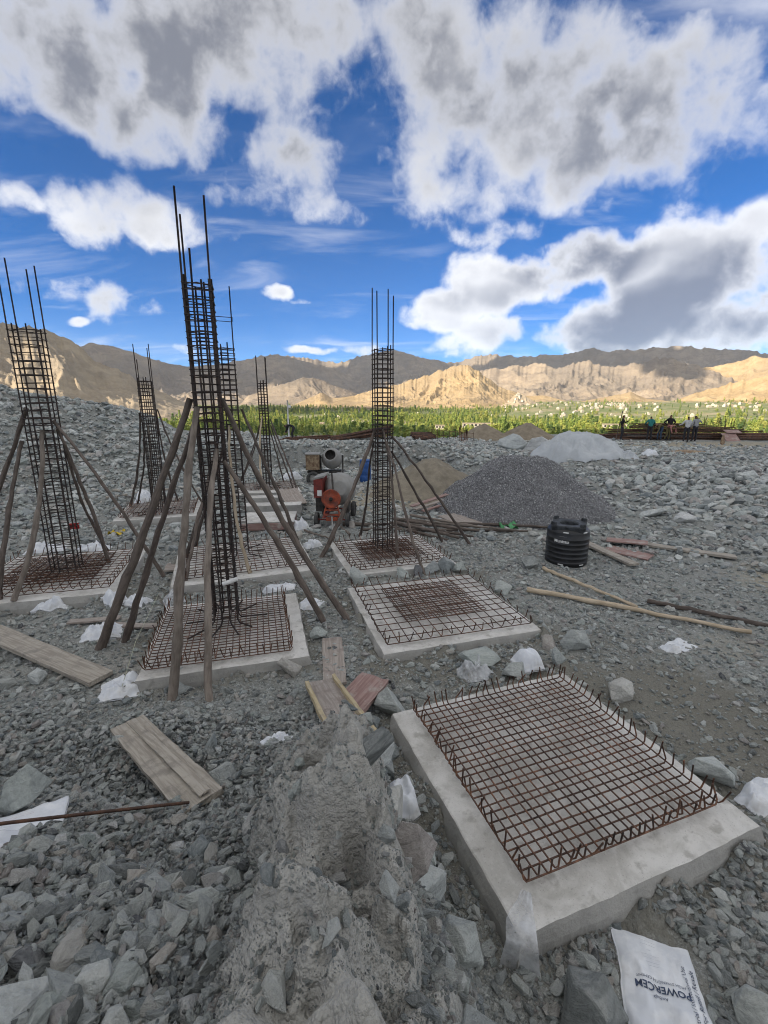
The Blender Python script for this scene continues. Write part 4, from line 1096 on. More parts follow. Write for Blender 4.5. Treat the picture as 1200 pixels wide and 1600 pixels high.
def scatter(name, P, rot, scl, idx, meshes, kind='stuff', parent=None, label=None, cat=None):
    coll = bpy.data.collections.new(name + '_shapes')
    for i, me in enumerate(meshes):
        coll.objects.link(bpy.data.objects.new('%s_shape_%02d' % (name, i), me))
    me = bpy.data.meshes.new(name)
    me.vertices.add(len(P)); me.vertices.foreach_set('co', np.asarray(P, np.float32).ravel())
    a = me.attributes.new('rot', 'FLOAT_VECTOR', 'POINT'); a.data.foreach_set('vector', np.asarray(rot, np.float32).ravel())
    a = me.attributes.new('scl', 'FLOAT_VECTOR', 'POINT'); a.data.foreach_set('vector', np.asarray(scl, np.float32).ravel())
    a = me.attributes.new('pick', 'INT', 'POINT'); a.data.foreach_set('value', np.asarray(idx, np.int32))
    o = link(name, me, parent)
    ng = bpy.data.node_groups.new(name + '_scatter', 'GeometryNodeTree')
    ng.interface.new_socket('Geometry', in_out='INPUT', socket_type='NodeSocketGeometry')
    ng.interface.new_socket('Geometry', in_out='OUTPUT', socket_type='NodeSocketGeometry')
    N = ng.nodes; L = ng.links
    gi = N.new('NodeGroupInput'); go = N.new('NodeGroupOutput')
    ci = N.new('GeometryNodeCollectionInfo'); ci.inputs['Collection'].default_value = coll
    ci.inputs['Separate Children'].default_value = True; ci.inputs['Reset Children'].default_value = True
    ip = N.new('GeometryNodeInstanceOnPoints'); ip.inputs['Pick Instance'].default_value = True
    def att(nm, ty):
        n = N.new('GeometryNodeInputNamedAttribute'); n.data_type = ty; n.inputs['Name'].default_value = nm
        return n.outputs['Attribute']
    L.new(gi.outputs[0], ip.inputs['Points']); L.new(ci.outputs[0], ip.inputs['Instance'])
    L.new(att('pick', 'INT'), ip.inputs['Instance Index'])
    L.new(att('rot', 'FLOAT_VECTOR'), ip.inputs['Rotation']); L.new(att('scl', 'FLOAT_VECTOR'), ip.inputs['Scale'])
    L.new(ip.outputs[0], go.inputs[0])
    md = o.modifiers.new('scatter', 'NODES'); md.node_group = ng
    o['kind'] = kind
    if label: o['label'] = label
    if cat: o['category'] = cat
    return o
# named rocks: x, y, width, height, label
ROCKS = [(-2.67, 5.37, .38, .32, 'mossy boulder at the front of the main footing behind the thick pale prop'), (-1.28, 5.66, .44, .22, 'smooth oval grey boulder at the right front corner of the main footing'),
 (-1.02, 6.53, .26, .24, 'blocky pale stone right of the main footing, near the slanting props'), (.14, 4.88, .39, .50, 'upright squared block at the back left corner of the nearest footing'),
 (-.07, 4.28, .30, .28, 'round grey boulder between the timber tray and the nearest footing'), (-.13, 4.65, .22, .19, 'small stone against the red-faced panel beside the tray'),
 (-.52, 8.86, .42, .34, 'dark angular boulder at the left back corner of the middle footing'), (.38, 9.10, .40, .27, 'first stone from the left in the row behind the middle footing'),
 (.71, 9.12, .23, .26, 'second, narrow stone in the row behind the middle footing'), (1.01, 9.28, .30, .27, 'third stone in the row behind the middle footing'),
 (1.33, 9.36, .36, .33, 'largest stone at the right of the row behind the middle footing'), (1.62, 9.30, .27, .25, 'last stone at the right end of the row behind the middle footing'),
 (2.30, 8.25, .36, .30, 'single blocky stone right of the middle footing mesh'), (1.35, 5.92, .66, .22, 'broad flat greenish rock between the middle and nearest footings'),
 (1.77, 5.50, .36, .24, 'squared rock under the white sack behind the nearest footing'), (2.86, 6.21, .42, .32, 'large pale rock off the front right corner of the middle footing'),
 (2.46, 5.80, .24, .38, 'tall narrow rock behind the far corner of the nearest footing'), (2.50, 6.24, .25, .21, 'small rock between two larger ones off the middle footing corner'),
 (2.99, 5.13, .40, .30, 'dark rock right of the far corner of the nearest footing'), (3.30, 3.95, .52, .30, 'long dark slab rock by the white sack right of the nearest footing'),
 (1.28, 2.02, .38, .32, 'pale rounded boulder at the bottom edge left of the printed sack'), (2.30, 2.02, .32, .26, 'angular pale rock at the bottom right edge beside the printed sack'),
 (-2.55, 2.72, .30, .34, 'pointed grey rock standing left of the lower board'), (-1.24, 1.16, .24, .36, 'largest pale slab in the bottom left corner'),
 (-1.02, 1.18, .14, .27, 'long narrow slab right of the biggest one in the bottom left corner'), (3.20, 9.63, .37, .28, 'rock left of the black tank'),
 (4.25, 7.92, .29, .24, 'rock beside the crossing peeled poles'), (8.22, 13.9, .80, .30, 'long flat slab at the near edge of the rubble on the right'),
 (8.75, 12.95, .55, .38, 'rounded pale rock right of the flat slab, before the rubble'), (.28, 2.92, .25, .32, 'brown-topped stone wedged between the mud ridge and nearest footing'),
 (.45, 2.88, .14, .18, 'small squared stone beside the brown-topped one at the nearest footing'), (.20, 2.32, .38, .36, 'big blue-grey rock set in the right flank of the mud ridge'),
 (-.10, 2.26, .38, .18, 'ledge of dark layered rock across the mud ridge'), (-5.94, 10.35, .9, .12, 'long flat stone behind the left footing'),
 (-1.38, 3.31, .22, .21, 'stone at the lower right end of the wide muddy board'), (-1.73, 3.93, .17, .27, 'stone at the upper right side of the wide muddy board'),
 (.02, 1.34, .10, .12, 'small blue-grey stone low on the mud ridge'), (.28, 1.45, .11, .17, 'tilted stone on the lower right flank of the mud ridge'),
 (-4.66, 5.51, .26, .19, 'stone in front of the long muddy plank'), (-5.0, 5.36, .30, .2, 'stone at the left edge below the long muddy plank')]
RG = 'loose grey-green stones of the site'
taken = []
def put_rock(x, y, w, h, label, group, rnd, sink=.22, mesh=None, name='rock'):
    me = mesh or rnd.choice(BIG)
    dx, dy, dz = ((max(v.co[i] for v in me.vertices) - min(v.co[i] for v in me.vertices)) for i in range(3))
    z = gz(x, y)
    hz = min(h, w * 1.2) * 1.0
    o = link(name, me, loc=(x, y, z + hz * (.5 - sink)), rot=(rnd.uniform(-.25, .25), rnd.uniform(-.25, .25), rnd.uniform(0, 6.28)))
    o.scale = (w / dx, w / dx * rnd.uniform(.85, 1.1), hz / dz)
    tag(o, label, 'rock', group)
    taken.append((x, y, w * .45))
    return o
rk = random.Random(77)
for x, y, w, h, lab in ROCKS: put_rock(x, y, w * 1.05, h * 1.05, lab, RG, rk)
for i, (x, y, w, h, lab) in enumerate([(.30, 2.62, .34, .30, 'blue-grey slab on the right flank of the mud ridge, above the big one'), (.42, 1.95, .30, .26, 'angular slab low on the right flank of the mud ridge'), (.12, 1.82, .26, .22, 'slab standing near the crest of the mud ridge'), (.05, 3.12, .30, .24, 'dark block at the upper right side of the mud ridge'), (.56, 1.62, .28, .24, 'slab at the foot of the mud ridge near the bottom edge'), (-.02, 2.72, .22, .18, 'small dark block on the crest of the mud ridge'), (.34, 1.28, .24, .22, 'slab at the bottom edge right of the mud ridge'), (.02, 3.95, .26, .22, 'grey rock right of the lower end of the timber tray'), (.10, 4.15, .20, .18, 'small grey rock between tray and nearest footing')]):
    put_rock(x, y, w, h, lab, RG, rk, .3)
put_rock(7.2, 26.2, 1.9, 1.1, 'large pale green boulder in the bank right of the sand heap, left of two', RG, rk)
put_rock(8.6, 26.0, 1.7, 1.0, 'large pale green boulder in the bank beside the white sheet, right of two', RG, rk)

def site_masks(x, y):
    d = slab_dist(x, y)
    ok = d > .03
    for cx, cy, r in ((4.55, 15.35, 2.5), (1.9, 18.3, 2.2), (7.15, 33.3, 1.5), (10.25, 33.5, 1.6), (10.0, 23.6, 1.9), (4.19, 10.1, .5)):
        ok &= np.hypot(x - cx, y - cy) > r
    return ok, d
def stones():
    N = 178000
    az = np.radians(RNG.uniform(-56, 56, N)); r = np.exp(RNG.uniform(math.log(.95), math.log(36), N))
    x = r * np.sin(az); y = r * np.cos(az)
    ok, d = site_masks(x, y)
    u = RNG.random(N)
    pareto = (1 - RNG.random(N)) ** (-1 / 2.1)
    h = terrain(x, y)
    rx = np.interp(y, [.5, 1.4, 2.3, 3.0, 3.6, 3.9], [-.02, -.14, -.28, -.42, -.55, -.6])
    mud = np.exp(-((x - rx + .08) / .40) ** 2) * sst(4.1, 3.6, y)
    slope = (h > .12) & (y < 5.2)
    scree = (x / np.maximum(y, 1) * 26 < -10.2) & (y > 14.5) | ((x < -10) & (y > 8))
    pile = np.exp(-(((x - 12.3) / 4.2) ** 2 + ((y - 17.0) / 4.6) ** 2))
    bank = (y > 22.5) & (y < 27) & (x < 9) & (x > -13)
    clump = fbm(x * .8, y * .8, 71, 4)
    den = .52 + clump * .5
    den = np.where(slope, .95 + clump * .3, den); den = np.where(scree, 1.0, den); den = np.maximum(den, pile); den = np.where(bank, .9, den)
    den = den * (1 - .35 * mud)
    g = lambda cx, cy, sx, sy: np.exp(-(((x - cx) / sx) ** 2 + ((y - cy) / sy) ** 2))
    den = den * (1 - .85 * np.clip(g(9.2, 8.6, 1.8, 1.3) + g(22, 29, 7, 2.2) + g(1.2, 17.2, 2, 1.2), 0, 1)) * (1 - .45 * np.clip(g(3.9, 4.3, .9, 1.1) + g(3.3, 5.2, 1.2, .6), 0, 1))
    den = den * (1 - .5 * g(-3.4, 5.9, 1.4, .6))
    mult = np.where(slope, 1.25 + .55 * (x < -.75) * (y < 1.9) + .25 * (x < -.75), 1.0) * np.where((x > .9) & (y < 3.4), 2.0, 1) * np.where(scree, 1.15, 1) * (1 + .95 * pile) * np.where(mud > .45, .52, 1) * np.where(bank, 1.9, 1)
    s = .0056 * r * pareto * mult
    smax = np.where(slope, .14 + .08 * (x < -.75) * (y < 2.3), np.where(scree, .55, np.where(pile > .4, .62, np.where(r > 12, .42, .17))))
    s = np.minimum(s, smax * RNG.uniform(.5, 1.0, N))
    ok &= (u < den) & (s > .004) & (y < 36.5)
    x, y, s, h, r, d = (q[ok] for q in (x, y, s, h, r, d))
    keep = np.ones(len(x), bool)
    for tx, ty, tr in taken: keep &= np.hypot(x - tx, y - ty) > tr * .8
    keep &= d > s * .3
    x, y, s, h, r = (q[keep] for q in (x, y, s, h, r))
    n = len(x)
    yaw = RNG.uniform(0, 6.283, n)
    tilt = RNG.normal(0, .32, (n, 2))
    rot = np.stack([tilt[:, 0], tilt[:, 1], yaw], -1)
    sc = np.stack([s * RNG.uniform(.9, 1.25, n), s * RNG.uniform(.75, 1.1, n), s * RNG.uniform(.65, 1.25, n)], -1)
    pileup = np.where((y < 4.6) & (x < -.5), RNG.uniform(0, 1, n) ** 2 * .055, 0)
    P = np.stack([x, y, h + s * .10 + pileup], -1)
    # the ones that show largest are objects of their own
    show = s / r * (np.abs(np.arctan2(x, y)) < R(39)) * (np.hypot(x, y) > 1.25 + .0 * x)
    big = np.argsort(-show)[:238]
    isb = np.zeros(n, bool); isb[big] = True
    rb = random.Random(3)
    for i in big:
        zone = ('angular stone in the rubble filling the bottom left corner' if x[i] < -.62 and y[i] < 2.3 else
                'angular stone in the rubble round the wide muddy board at lower left' if x[i] < -.62 else
                'stone sitting on the ridge of pale mud at bottom centre' if x[i] < .22 - .1 * y[i] + .1 else
                'stone on the flank between the mud ridge and the nearest footing' if x[i] < 1.0 else 'stone of the flat rubble around the printed sack')
        lab = (zone if y[i] < 5.2 and h[i] > .1 else 'stone of the flat rubble beside and below the nearest footing' if y[i] < 4 and x[i] > .5 else
               'grey stone of the scree bank on the left' if (x[i] < -9) else
               'broken grey slab in the rubble heap at the right' if x[i] > 7 else
               'loose grey stone on the bare ground between the footings')
        gp = (zone.replace('angular stone', 'stones').replace('stone ', 'stones ') if y[i] < 5.2 and h[i] > .1 else 'stones beside the nearest footing' if y[i] < 4 and x[i] > .5 else 'stones of the scree bank' if x[i] < -9 else 'stones of the right rubble heap' if x[i] > 7 else 'stones between the footings')
        me = rb.choice(BIG)
        o = link('rock', me, loc=P[i], rot=rot[i]); o.scale = sc[i] * 1.12
        tag(o, lab, 'rock', gp)
    q = ~isb
    scatter('rubble', P[q], rot[q], sc[q], RNG.integers(0, len(SMALL), q.sum()), SMALL, label='loose slate chips and small stones strewn over the whole site', cat='rubble')
    # far chips at the back of the plateau are left to the ground material
    # aggregate grains on the gravel heap
    M = 26000
    ii = RNG.integers(0, GX.shape[0], M); jj = np.minimum((np.sqrt(RNG.random(M)) * (GX.shape[1] - 1)), GX.shape[1] - 1.001)
    j0 = jj.astype(int); f = jj - j0; i2 = (ii + 1) % GX.shape[0]; fi = RNG.random(M)
    def lerp(Z):
        a = Z[ii, j0] * (1 - f) + Z[ii, j0 + 1] * f; b = Z[i2, j0] * (1 - f) + Z[i2, j0 + 1] * f
        return a * (1 - fi) + b * fi
    gx, gy, gzz = lerp(GX), lerp(GY), lerp(GZ_)
    front = gy < 17.0
    gx, gy, gzz = gx[front], gy[front], gzz[front]
    k = len(gx)
    c0 = np.array(gh.location)
    PP = np.stack([gx, gy, gzz + .008], -1) - c0
    s2 = RNG.uniform(.03, .062, k)
    scatter('gravel_grains', PP, RNG.uniform(0, 6.28, (k, 3)), np.stack([s2, s2, s2], -1), RNG.integers(0, 5, k), GRAIN, parent=gh)

# ------------------------------------------------------------------ sacks
def sack(c, yaw, w, l, hump, crump, seed, label, mat='sack', name='cement_sack', folds=5., cat='sack', base=None, ripple=1.0, edge=.05, n=30):
    """an empty or half-full woven sack: two layers meeting at a ragged edge, lying on the ground"""
    U, Vv = np.meshgrid(np.linspace(-1, 1, n), np.linspace(-1, 1, n), indexing='ij')
    ex = 1 + fbm(Vv * 2 + seed, U * .3, seed, 3) * edge * 3; ey = 1 + fbm(U * 2 + seed, Vv * .3, seed + 1, 3) * edge * 3
    X = U * w / 2 * ex; Y = Vv * l / 2 * ey
    X = X + fbm(X * 5 + seed, Y * 5, seed + 2, 3) * crump * .5; Y = Y + fbm(X * 5, Y * 5 + seed, seed + 3, 3) * crump * .5
    cs, sn = math.cos(yaw), math.sin(yaw)
    g = terrain(c[0] + X * cs - Y * sn, c[1] + X * sn + Y * cs)
    g0 = gz(*c) if base is None else base
    gg = g - g0 if base is None else np.zeros_like(g)
    gg = np.clip(gg, -.03, .15); hump = hump * 1.1 + .015
    q = np.clip((1 - np.abs(U) ** 3) * (1 - np.abs(Vv) ** 3), 0, 1)
    fold = ridged(X * folds + fbm(X * 4, Y * 4, seed, 2), Y * folds * .7 + seed, seed + 5, 4, .55)
    fold2 = fbm(X * folds * 1.7, Y * folds * 1.7, seed + 8, 3)
    top = gg + hump * q ** .7 + (fold - .5) * crump * 1.5 * (.35 + q) * ripple + fold2 * crump * 1.1 * q + .012
    bot = np.minimum(gg, top) - .006
    V = np.concatenate([np.stack([X, Y, np.maximum(top, bot + .004)], -1).reshape(-1, 3), np.stack([X, Y, bot], -1).reshape(-1, 3)])
    F = grid_faces(n, n)
    nn = n * n
    b = [i * n for i in range(n)] + [(n - 1) * n + j for j in range(1, n)] + [i * n + n - 1 for i in range(n - 2, -1, -1)] + [j for j in range(n - 2, 0, -1)]
    S = [(b[i], b[i] + nn, b[(i + 1) % len(b)] + nn, b[(i + 1) % len(b)]) for i in range(len(b))]
    me = np_mesh(name, V, np.concatenate([F, F[:, ::-1] + nn, np.array(S)[:, ::-1]]), MAT[mat], True)
    o = link(name, me, loc=(c[0], c[1], g0), rot=(0, 0, yaw))
    tag(o, label, cat)
    taken.append((c[0], c[1], max(w, l) * .4))
    return o, X, Y, top
sack((-3.42, 5.28), .35, .50, .50, .03, .11, 1, 'crumpled white sack lying at the end of the long muddy plank')
sack((-1.05, 3.98), -.6, .32, .36, .07, .09, 2, 'folded white and grey sack at the top of the mud ridge')
sack((.17, 3.56), .25, .24, .38, .18, .06, 3, 'upright stuffed white sack wedged beside the nearest footing', ripple=.6)
sack((1.98, 5.66), .3, .34, .32, .20, .03, 4, 'rounded white sack bulging behind the nearest footing mesh', base=.16, ripple=.5)
sack((1.24, 5.58), .5, .42, .34, .10, .15, 5, 'crumpled clear plastic sheet behind the nearest footing', 'clear_sheet', 'plastic_sheet', cat='plastic')
sack((3.62, 3.66), -1.0, .26, .50, .08, .08, 6, 'white sack by the dark slab rock at the right edge')
sack((4.38, 6.20), -1.05, .30, .56, .03, .09, 7, 'creased white sack alone on the gravel at the right')
sack((-1.32, 7.72), -.3, .40, .46, .05, .10, 8, 'white sack with print under the slanting props right of the main footing')
sack((-6.05, 7.78), .2, .62, .34, .07, .10, 9, 'white sack in front of the leftmost footing')
sack((-4.55, 6.80), .3, .62, .46, .08, .11, 10, 'torn white sack at the feet of the two left props')
sack((-4.98, 7.92), .9, .34, .36, .14, .08, 11, 'stuffed white sack at the corner of the leftmost footing, left of two')
sack((-4.62, 8.00), 1.3, .34, .44, .12, .08, 12, 'stuffed white sack between two footings, right of two')
sack((-2.05, 8.40), .1, .60, .24, .08, .07, 13, 'white sack squeezed between the main and second footings')
sack((-3.95, 8.05), .5, .36, .36, .12, .08, 14, 'grey plastic heap left of the tallest column foot', 'clear_sheet', 'plastic_sheet', cat='plastic')
sack((-1.80, 11.1), .4, .44, .36, .14, .09, 15, 'white sack on stones in front of the red mixer')
sack((-8.5, 11.1), .2, .95, .40, .12, .09, 16, 'white sheeting heap behind the leftmost column, farther left')
sack((-7.4, 11.2), -.2, .8, .36, .10, .09, 17, 'white sheeting behind the leftmost column, nearer its props')
sack((-2.42, 12.75), .6, .5, .4, .25, .08, 18, 'white sack at the right end of the flat pale panel')
sack((-8.55, 16.0), .2, .5, .5, .3, .06, 19, 'pale blue-white sack behind the distant left column')
sack((13.6, 23.6), .2, .7, .5, .22, .08, 20, 'small lilac-white sack on the rubble before the workers')
sack((-4.3, 21.4), .2, .9, .5, .25, .1, 22, 'white sack beside the rusty box of the rear mixer')
# the sack at the left edge under the bar, and the printed one at the lower right
def glyphs(txt, size, xform, mat, parent, name='lettering', space=1.0, bold=0.0):
    cu = bpy.data.curves.new('lettering', 'FONT'); cu.body = txt; cu.size = size; cu.align_x = 'CENTER'; cu.align_y = 'CENTER'
    cu.space_character = space; cu.offset = bold; cu.resolution_u = 2
    ob = bpy.data.objects.new('lettering', cu); COL.objects.link(ob)
    dg = bpy.context.evaluated_depsgraph_get()
    me = bpy.data.meshes.new_from_object(ob.evaluated_get(dg))
    bpy.data.objects.remove(ob); bpy.data.curves.remove(cu)
    bm = bmesh.new(); bm.from_mesh(me)
    bmesh.ops.triangulate(bm, faces=bm.faces[:])
    for _ in range(1): bmesh.ops.subdivide_edges(bm, edges=[e for e in bm.edges if e.calc_length() > .03], cuts=1)
    for v in bm.verts: v.co = xform(v.co.x, v.co.y)
    bm.normal_update(); bm.to_mesh(me); bm.free()
    me.materials.clear(); me.materials.append(MAT[mat])
    return link(name, me, parent)
def printer(X, Y, top):
    pts = np.stack([X.ravel(), Y.ravel()], -1); tz = top.ravel()
    def surf(x, y):
        d2 = (pts[:, 0] - x) ** 2 + (pts[:, 1] - y) ** 2
        k = np.argpartition(d2, 6)[:6]
        w = 1 / (d2[k] + 1e-6)
        return float((tz[k] * w).sum() / w.sum()) + .005
    def at(cx, cy, ang):
        c, s = math.cos(ang), math.sin(ang)
        def f(u, v):
            x, y = cx + u * c - v * s, cy + u * s + v * c
            return Vector((x, y, surf(x, y)))
        return f
    return at
taken += [(1.90, 2.36, .34), (1.72, 2.02, .36), (1.64, 1.78, .34)]
so, X, Y, top = sack((1.76, 2.06), R(-17), .48, .84, .035, .028, 30, 'flat white printed cement sack lying at the bottom right edge', folds=3., edge=.02, n=44)
at = printer(X, Y, top)
glyphs('POWERCEM', .058, at(-.01, .07, math.pi), 'print_blue', so, bold=.0012)
glyphs('HIGH STRENGTH CEMENT', .024, at(-.01, .118, math.pi), 'print_blue', so)
glyphs('Ambuja', .026, at(-.03, .018, math.pi), 'print_blue', so)
glyphs('Industrial / Institutional Use', .036, at(.15, .06, math.pi / 2), 'print_blue', so)
glyphs('Not For Retail / Resale', .042, at(.20, .06, math.pi / 2), 'print_blue', so)
for i, (yy, ww) in enumerate(((.37, .24), (.345, .22), (.31, .08), (.275, .25), (.245, .26), (.215, .2), (.195, .16))):
    glyphs('_' * max(3, int(ww * 60)), .014, at(-.03, yy, math.pi), 'print_blue', so, name='printed_line')
so2, X, Y, top = sack((-2.45, 2.42), R(-62), .40, .62, .03, .03, 31, 'flat white sack with faint stripes at the left edge under a rusty bar', folds=3., edge=.02, n=36)
at2 = printer(X, Y, top)
for k in (-.12, -.10, .05): glyphs('_' * 26, .02, at2(k, 0, math.pi / 2), 'print_pink' if k < 0 else 'print_blue', so2, name='printed_line')
# rusty bar over it
b0 = Vector((-2.75, 2.06, gz(-2.75, 2.06) + .24)); b1 = Vector((-1.48, 2.88, gz(-1.48, 2.88) + .13))
o = MB().tube([(0, 0, 0), (b1 - b0) * .33 + Vector((0, 0, .012)), (b1 - b0) * .66 + Vector((0, 0, .008)), b1 - b0], .011, 6).build('loose_rebar', MAT['rebar'], loc=b0)
tag(o, 'single rusty bar lying over the sack and stones at lower left', 'rebar')
def cord(pts, label):
    p = [Vector(q) for q in pts]; b = p[0]
    o = MB().tube([q - b for q in p], .004, 4).build('string_line', MAT['cord'], loc=b); tag(o, label, 'string')
cord([(-3.35, 5.2, .14), (-3.75, 6.3, .16), (-4.05, 7.5, .22), (-4.15, 7.9, .24)], 'thin pale string stretched past the left corner of the main footing')
# clear sheet hanging over the near corner of the nearest footing
def corner_sheet():
    cx, cy, yaw, wd, dp, tz = SLABS['near']
    n, m = 26, 10
    V = []
    for i in range(n):
        t = i / (n - 1)
        for j in range(m):
            s = j / (m - 1) - .5
            u = -.62 + t * .50                        # runs out over the corner
            wdt = .05 + .16 * t
            if t < .72: x, y, z = (-1.0 - .26 * t * 1.0, -.98 - .26 * t * 1.0, tz + .006)
            else: x, y, z = (-1.205 - .03 * (t - .72), -1.205 - .03 * (t - .72) - .03, tz + .006 - (t - .72) * .85)
            px, py = x + s * wdt * .9, y - s * wdt * .9
            z2 = z + abs(math.sin(s * 9 + t * 6)) * .012
            if t >= .72: px, py = px - .03 - abs(s) * .02, py - .03
            V.append((px, py, z2))
    me = np_mesh('plastic_strip', np.array(V), grid_faces(n, m), MAT['clear_sheet'], True)
    o = link('plastic_strip', me, loc=(cx, cy, 0), rot=(0, 0, R(yaw)))
    tag(o, 'translucent plastic strip hanging over the near corner of the nearest footing', 'plastic')
corner_sheet()
stones()
# small coloured scraps
def scrap(c, size, mat, label, z=None, rot=(0, 0, 0), name='scrap'):
    n = 8; U, W = np.meshgrid(np.linspace(-1, 1, n), np.linspace(-1, 1, n), indexing='ij')
    Z = fbm(U * 2 + c[0], W * 2 + c[1], 5, 3) * size * .7
    top = np.stack([U * size * .5, W * size * .35, Z + .02], -1).reshape(-1, 3); bot = top - np.array([0, 0, .012])
    F = grid_faces(n, n)
    me = np_mesh(name, np.concatenate([top, bot]), np.concatenate([F, F[:, ::-1] + n * n]), MAT[mat], True)
    o = link(name, me, loc=(c[0], c[1], gz(*c) + .02 if z is None else z), rot=rot); tag(o, label, 'scrap')
scrap((-7.6, 12.6), .38, 'yellow', 'yellow scrap on the ground behind the leftmost column')
scrap((-6.45, 9.25), .18, 'red_rag', 'red rag tied inside the leftmost rebar column', z=1.15, rot=(1.4, 0, .3), name='rag')
scrap((3.55, 12.7), .5, 'green', 'green scrap of netting at the foot of the gravel heap', name='netting')
o = MB().lathe([(.001, -.12), (.03, -.115), (.034, -.1), (.034, .1), (.03, .115), (.001, .12)], 10).build('white_tube', MAT['white_paint'], loc=(-2.34, 6.55, 1.02), rot=(0, R(72), R(10)))
tag(o, 'short white tube tied to the bars of the tallest column', 'tube')

# ------------------------------------------------------------------ black water tank
def tank():
    x, y = 4.20, 10.10
    root = empty('water_tank', (x, y, gz(x, y) - .01), R(20)); tag(root, 'black ribbed plastic water tank standing on the gravel', 'tank')
    prof = [(.02, 0), (.44, 0), (.455, .02)]
    z = .08
    for i in range(6):
        prof += [(.458, z), (.465, z + .008), (.465, z + .014), (.458, z + .022)]; z += .108
    prof += [(.455, .76), (.445, .80), (.40, .84), (.30, .86)]
    MB().lathe(prof, 48).build('tank_body', MAT['tank'], root)
    # four-cornered top ring
    mb = MB(); n = 64; vs = []; 
    def rad(a): return .365 + .105 * abs(math.cos(2 * a)) ** 3.2
    for zz, k in ((.80, .97), (.90, 1.0), (.925, .97), (.925, .52), (.90, .47), (.82, .46)):
        for i in range(n):
            a = 2 * math.pi * i / n; r = rad(a) * k if k > .6 else k * .43
            vs.append((r * math.cos(a), r * math.sin(a), zz))
    fs = [(q * n + i, q * n + (i + 1) % n, (q + 1) * n + (i + 1) % n, (q + 1) * n + i) for q in range(5) for i in range(n)]
    mb.add(vs, fs, False); mb.build('top_ring', MAT['tank_dust'], root)
    MB().lathe([(.001, .845), (.21, .845)], 28).build('lid_recess', MAT['tank'], root)
    for a in (0, 90, 180, 270):
        M = Matrix.Rotation(R(a), 3, 'Z')
        MB().box(M @ Vector((.425, 0, .955)), (.06, .13, .07), M, .8).build('lifting_lug', MAT['tank_dust'], root)
    for a, zz in ((-118, .80), (-62, .80), (-125, .06), (-66, .06)):
        M = Matrix.Rotation(R(a - 20), 3, 'Z'); rr = .452 if zz > .5 else .457
        MB().box(M @ Vector((rr, 0, zz)), (.012, .11, .022), M).build('reflector_strip', MAT['white_paint'], root)
    def wrap(a0, z0):
        def f(u, v):
            a = R(a0 - 20) + u / .462
            return Vector((.4635 * math.cos(a), .4635 * math.sin(a), z0 + v))
        return f
    glyphs('Munisto', .10, wrap(-128, .592), 'white_paint', root, bold=.003)
    glyphs('______________', .024, wrap(-126, .715), 'white_paint', root, name='printed_line')
tank()

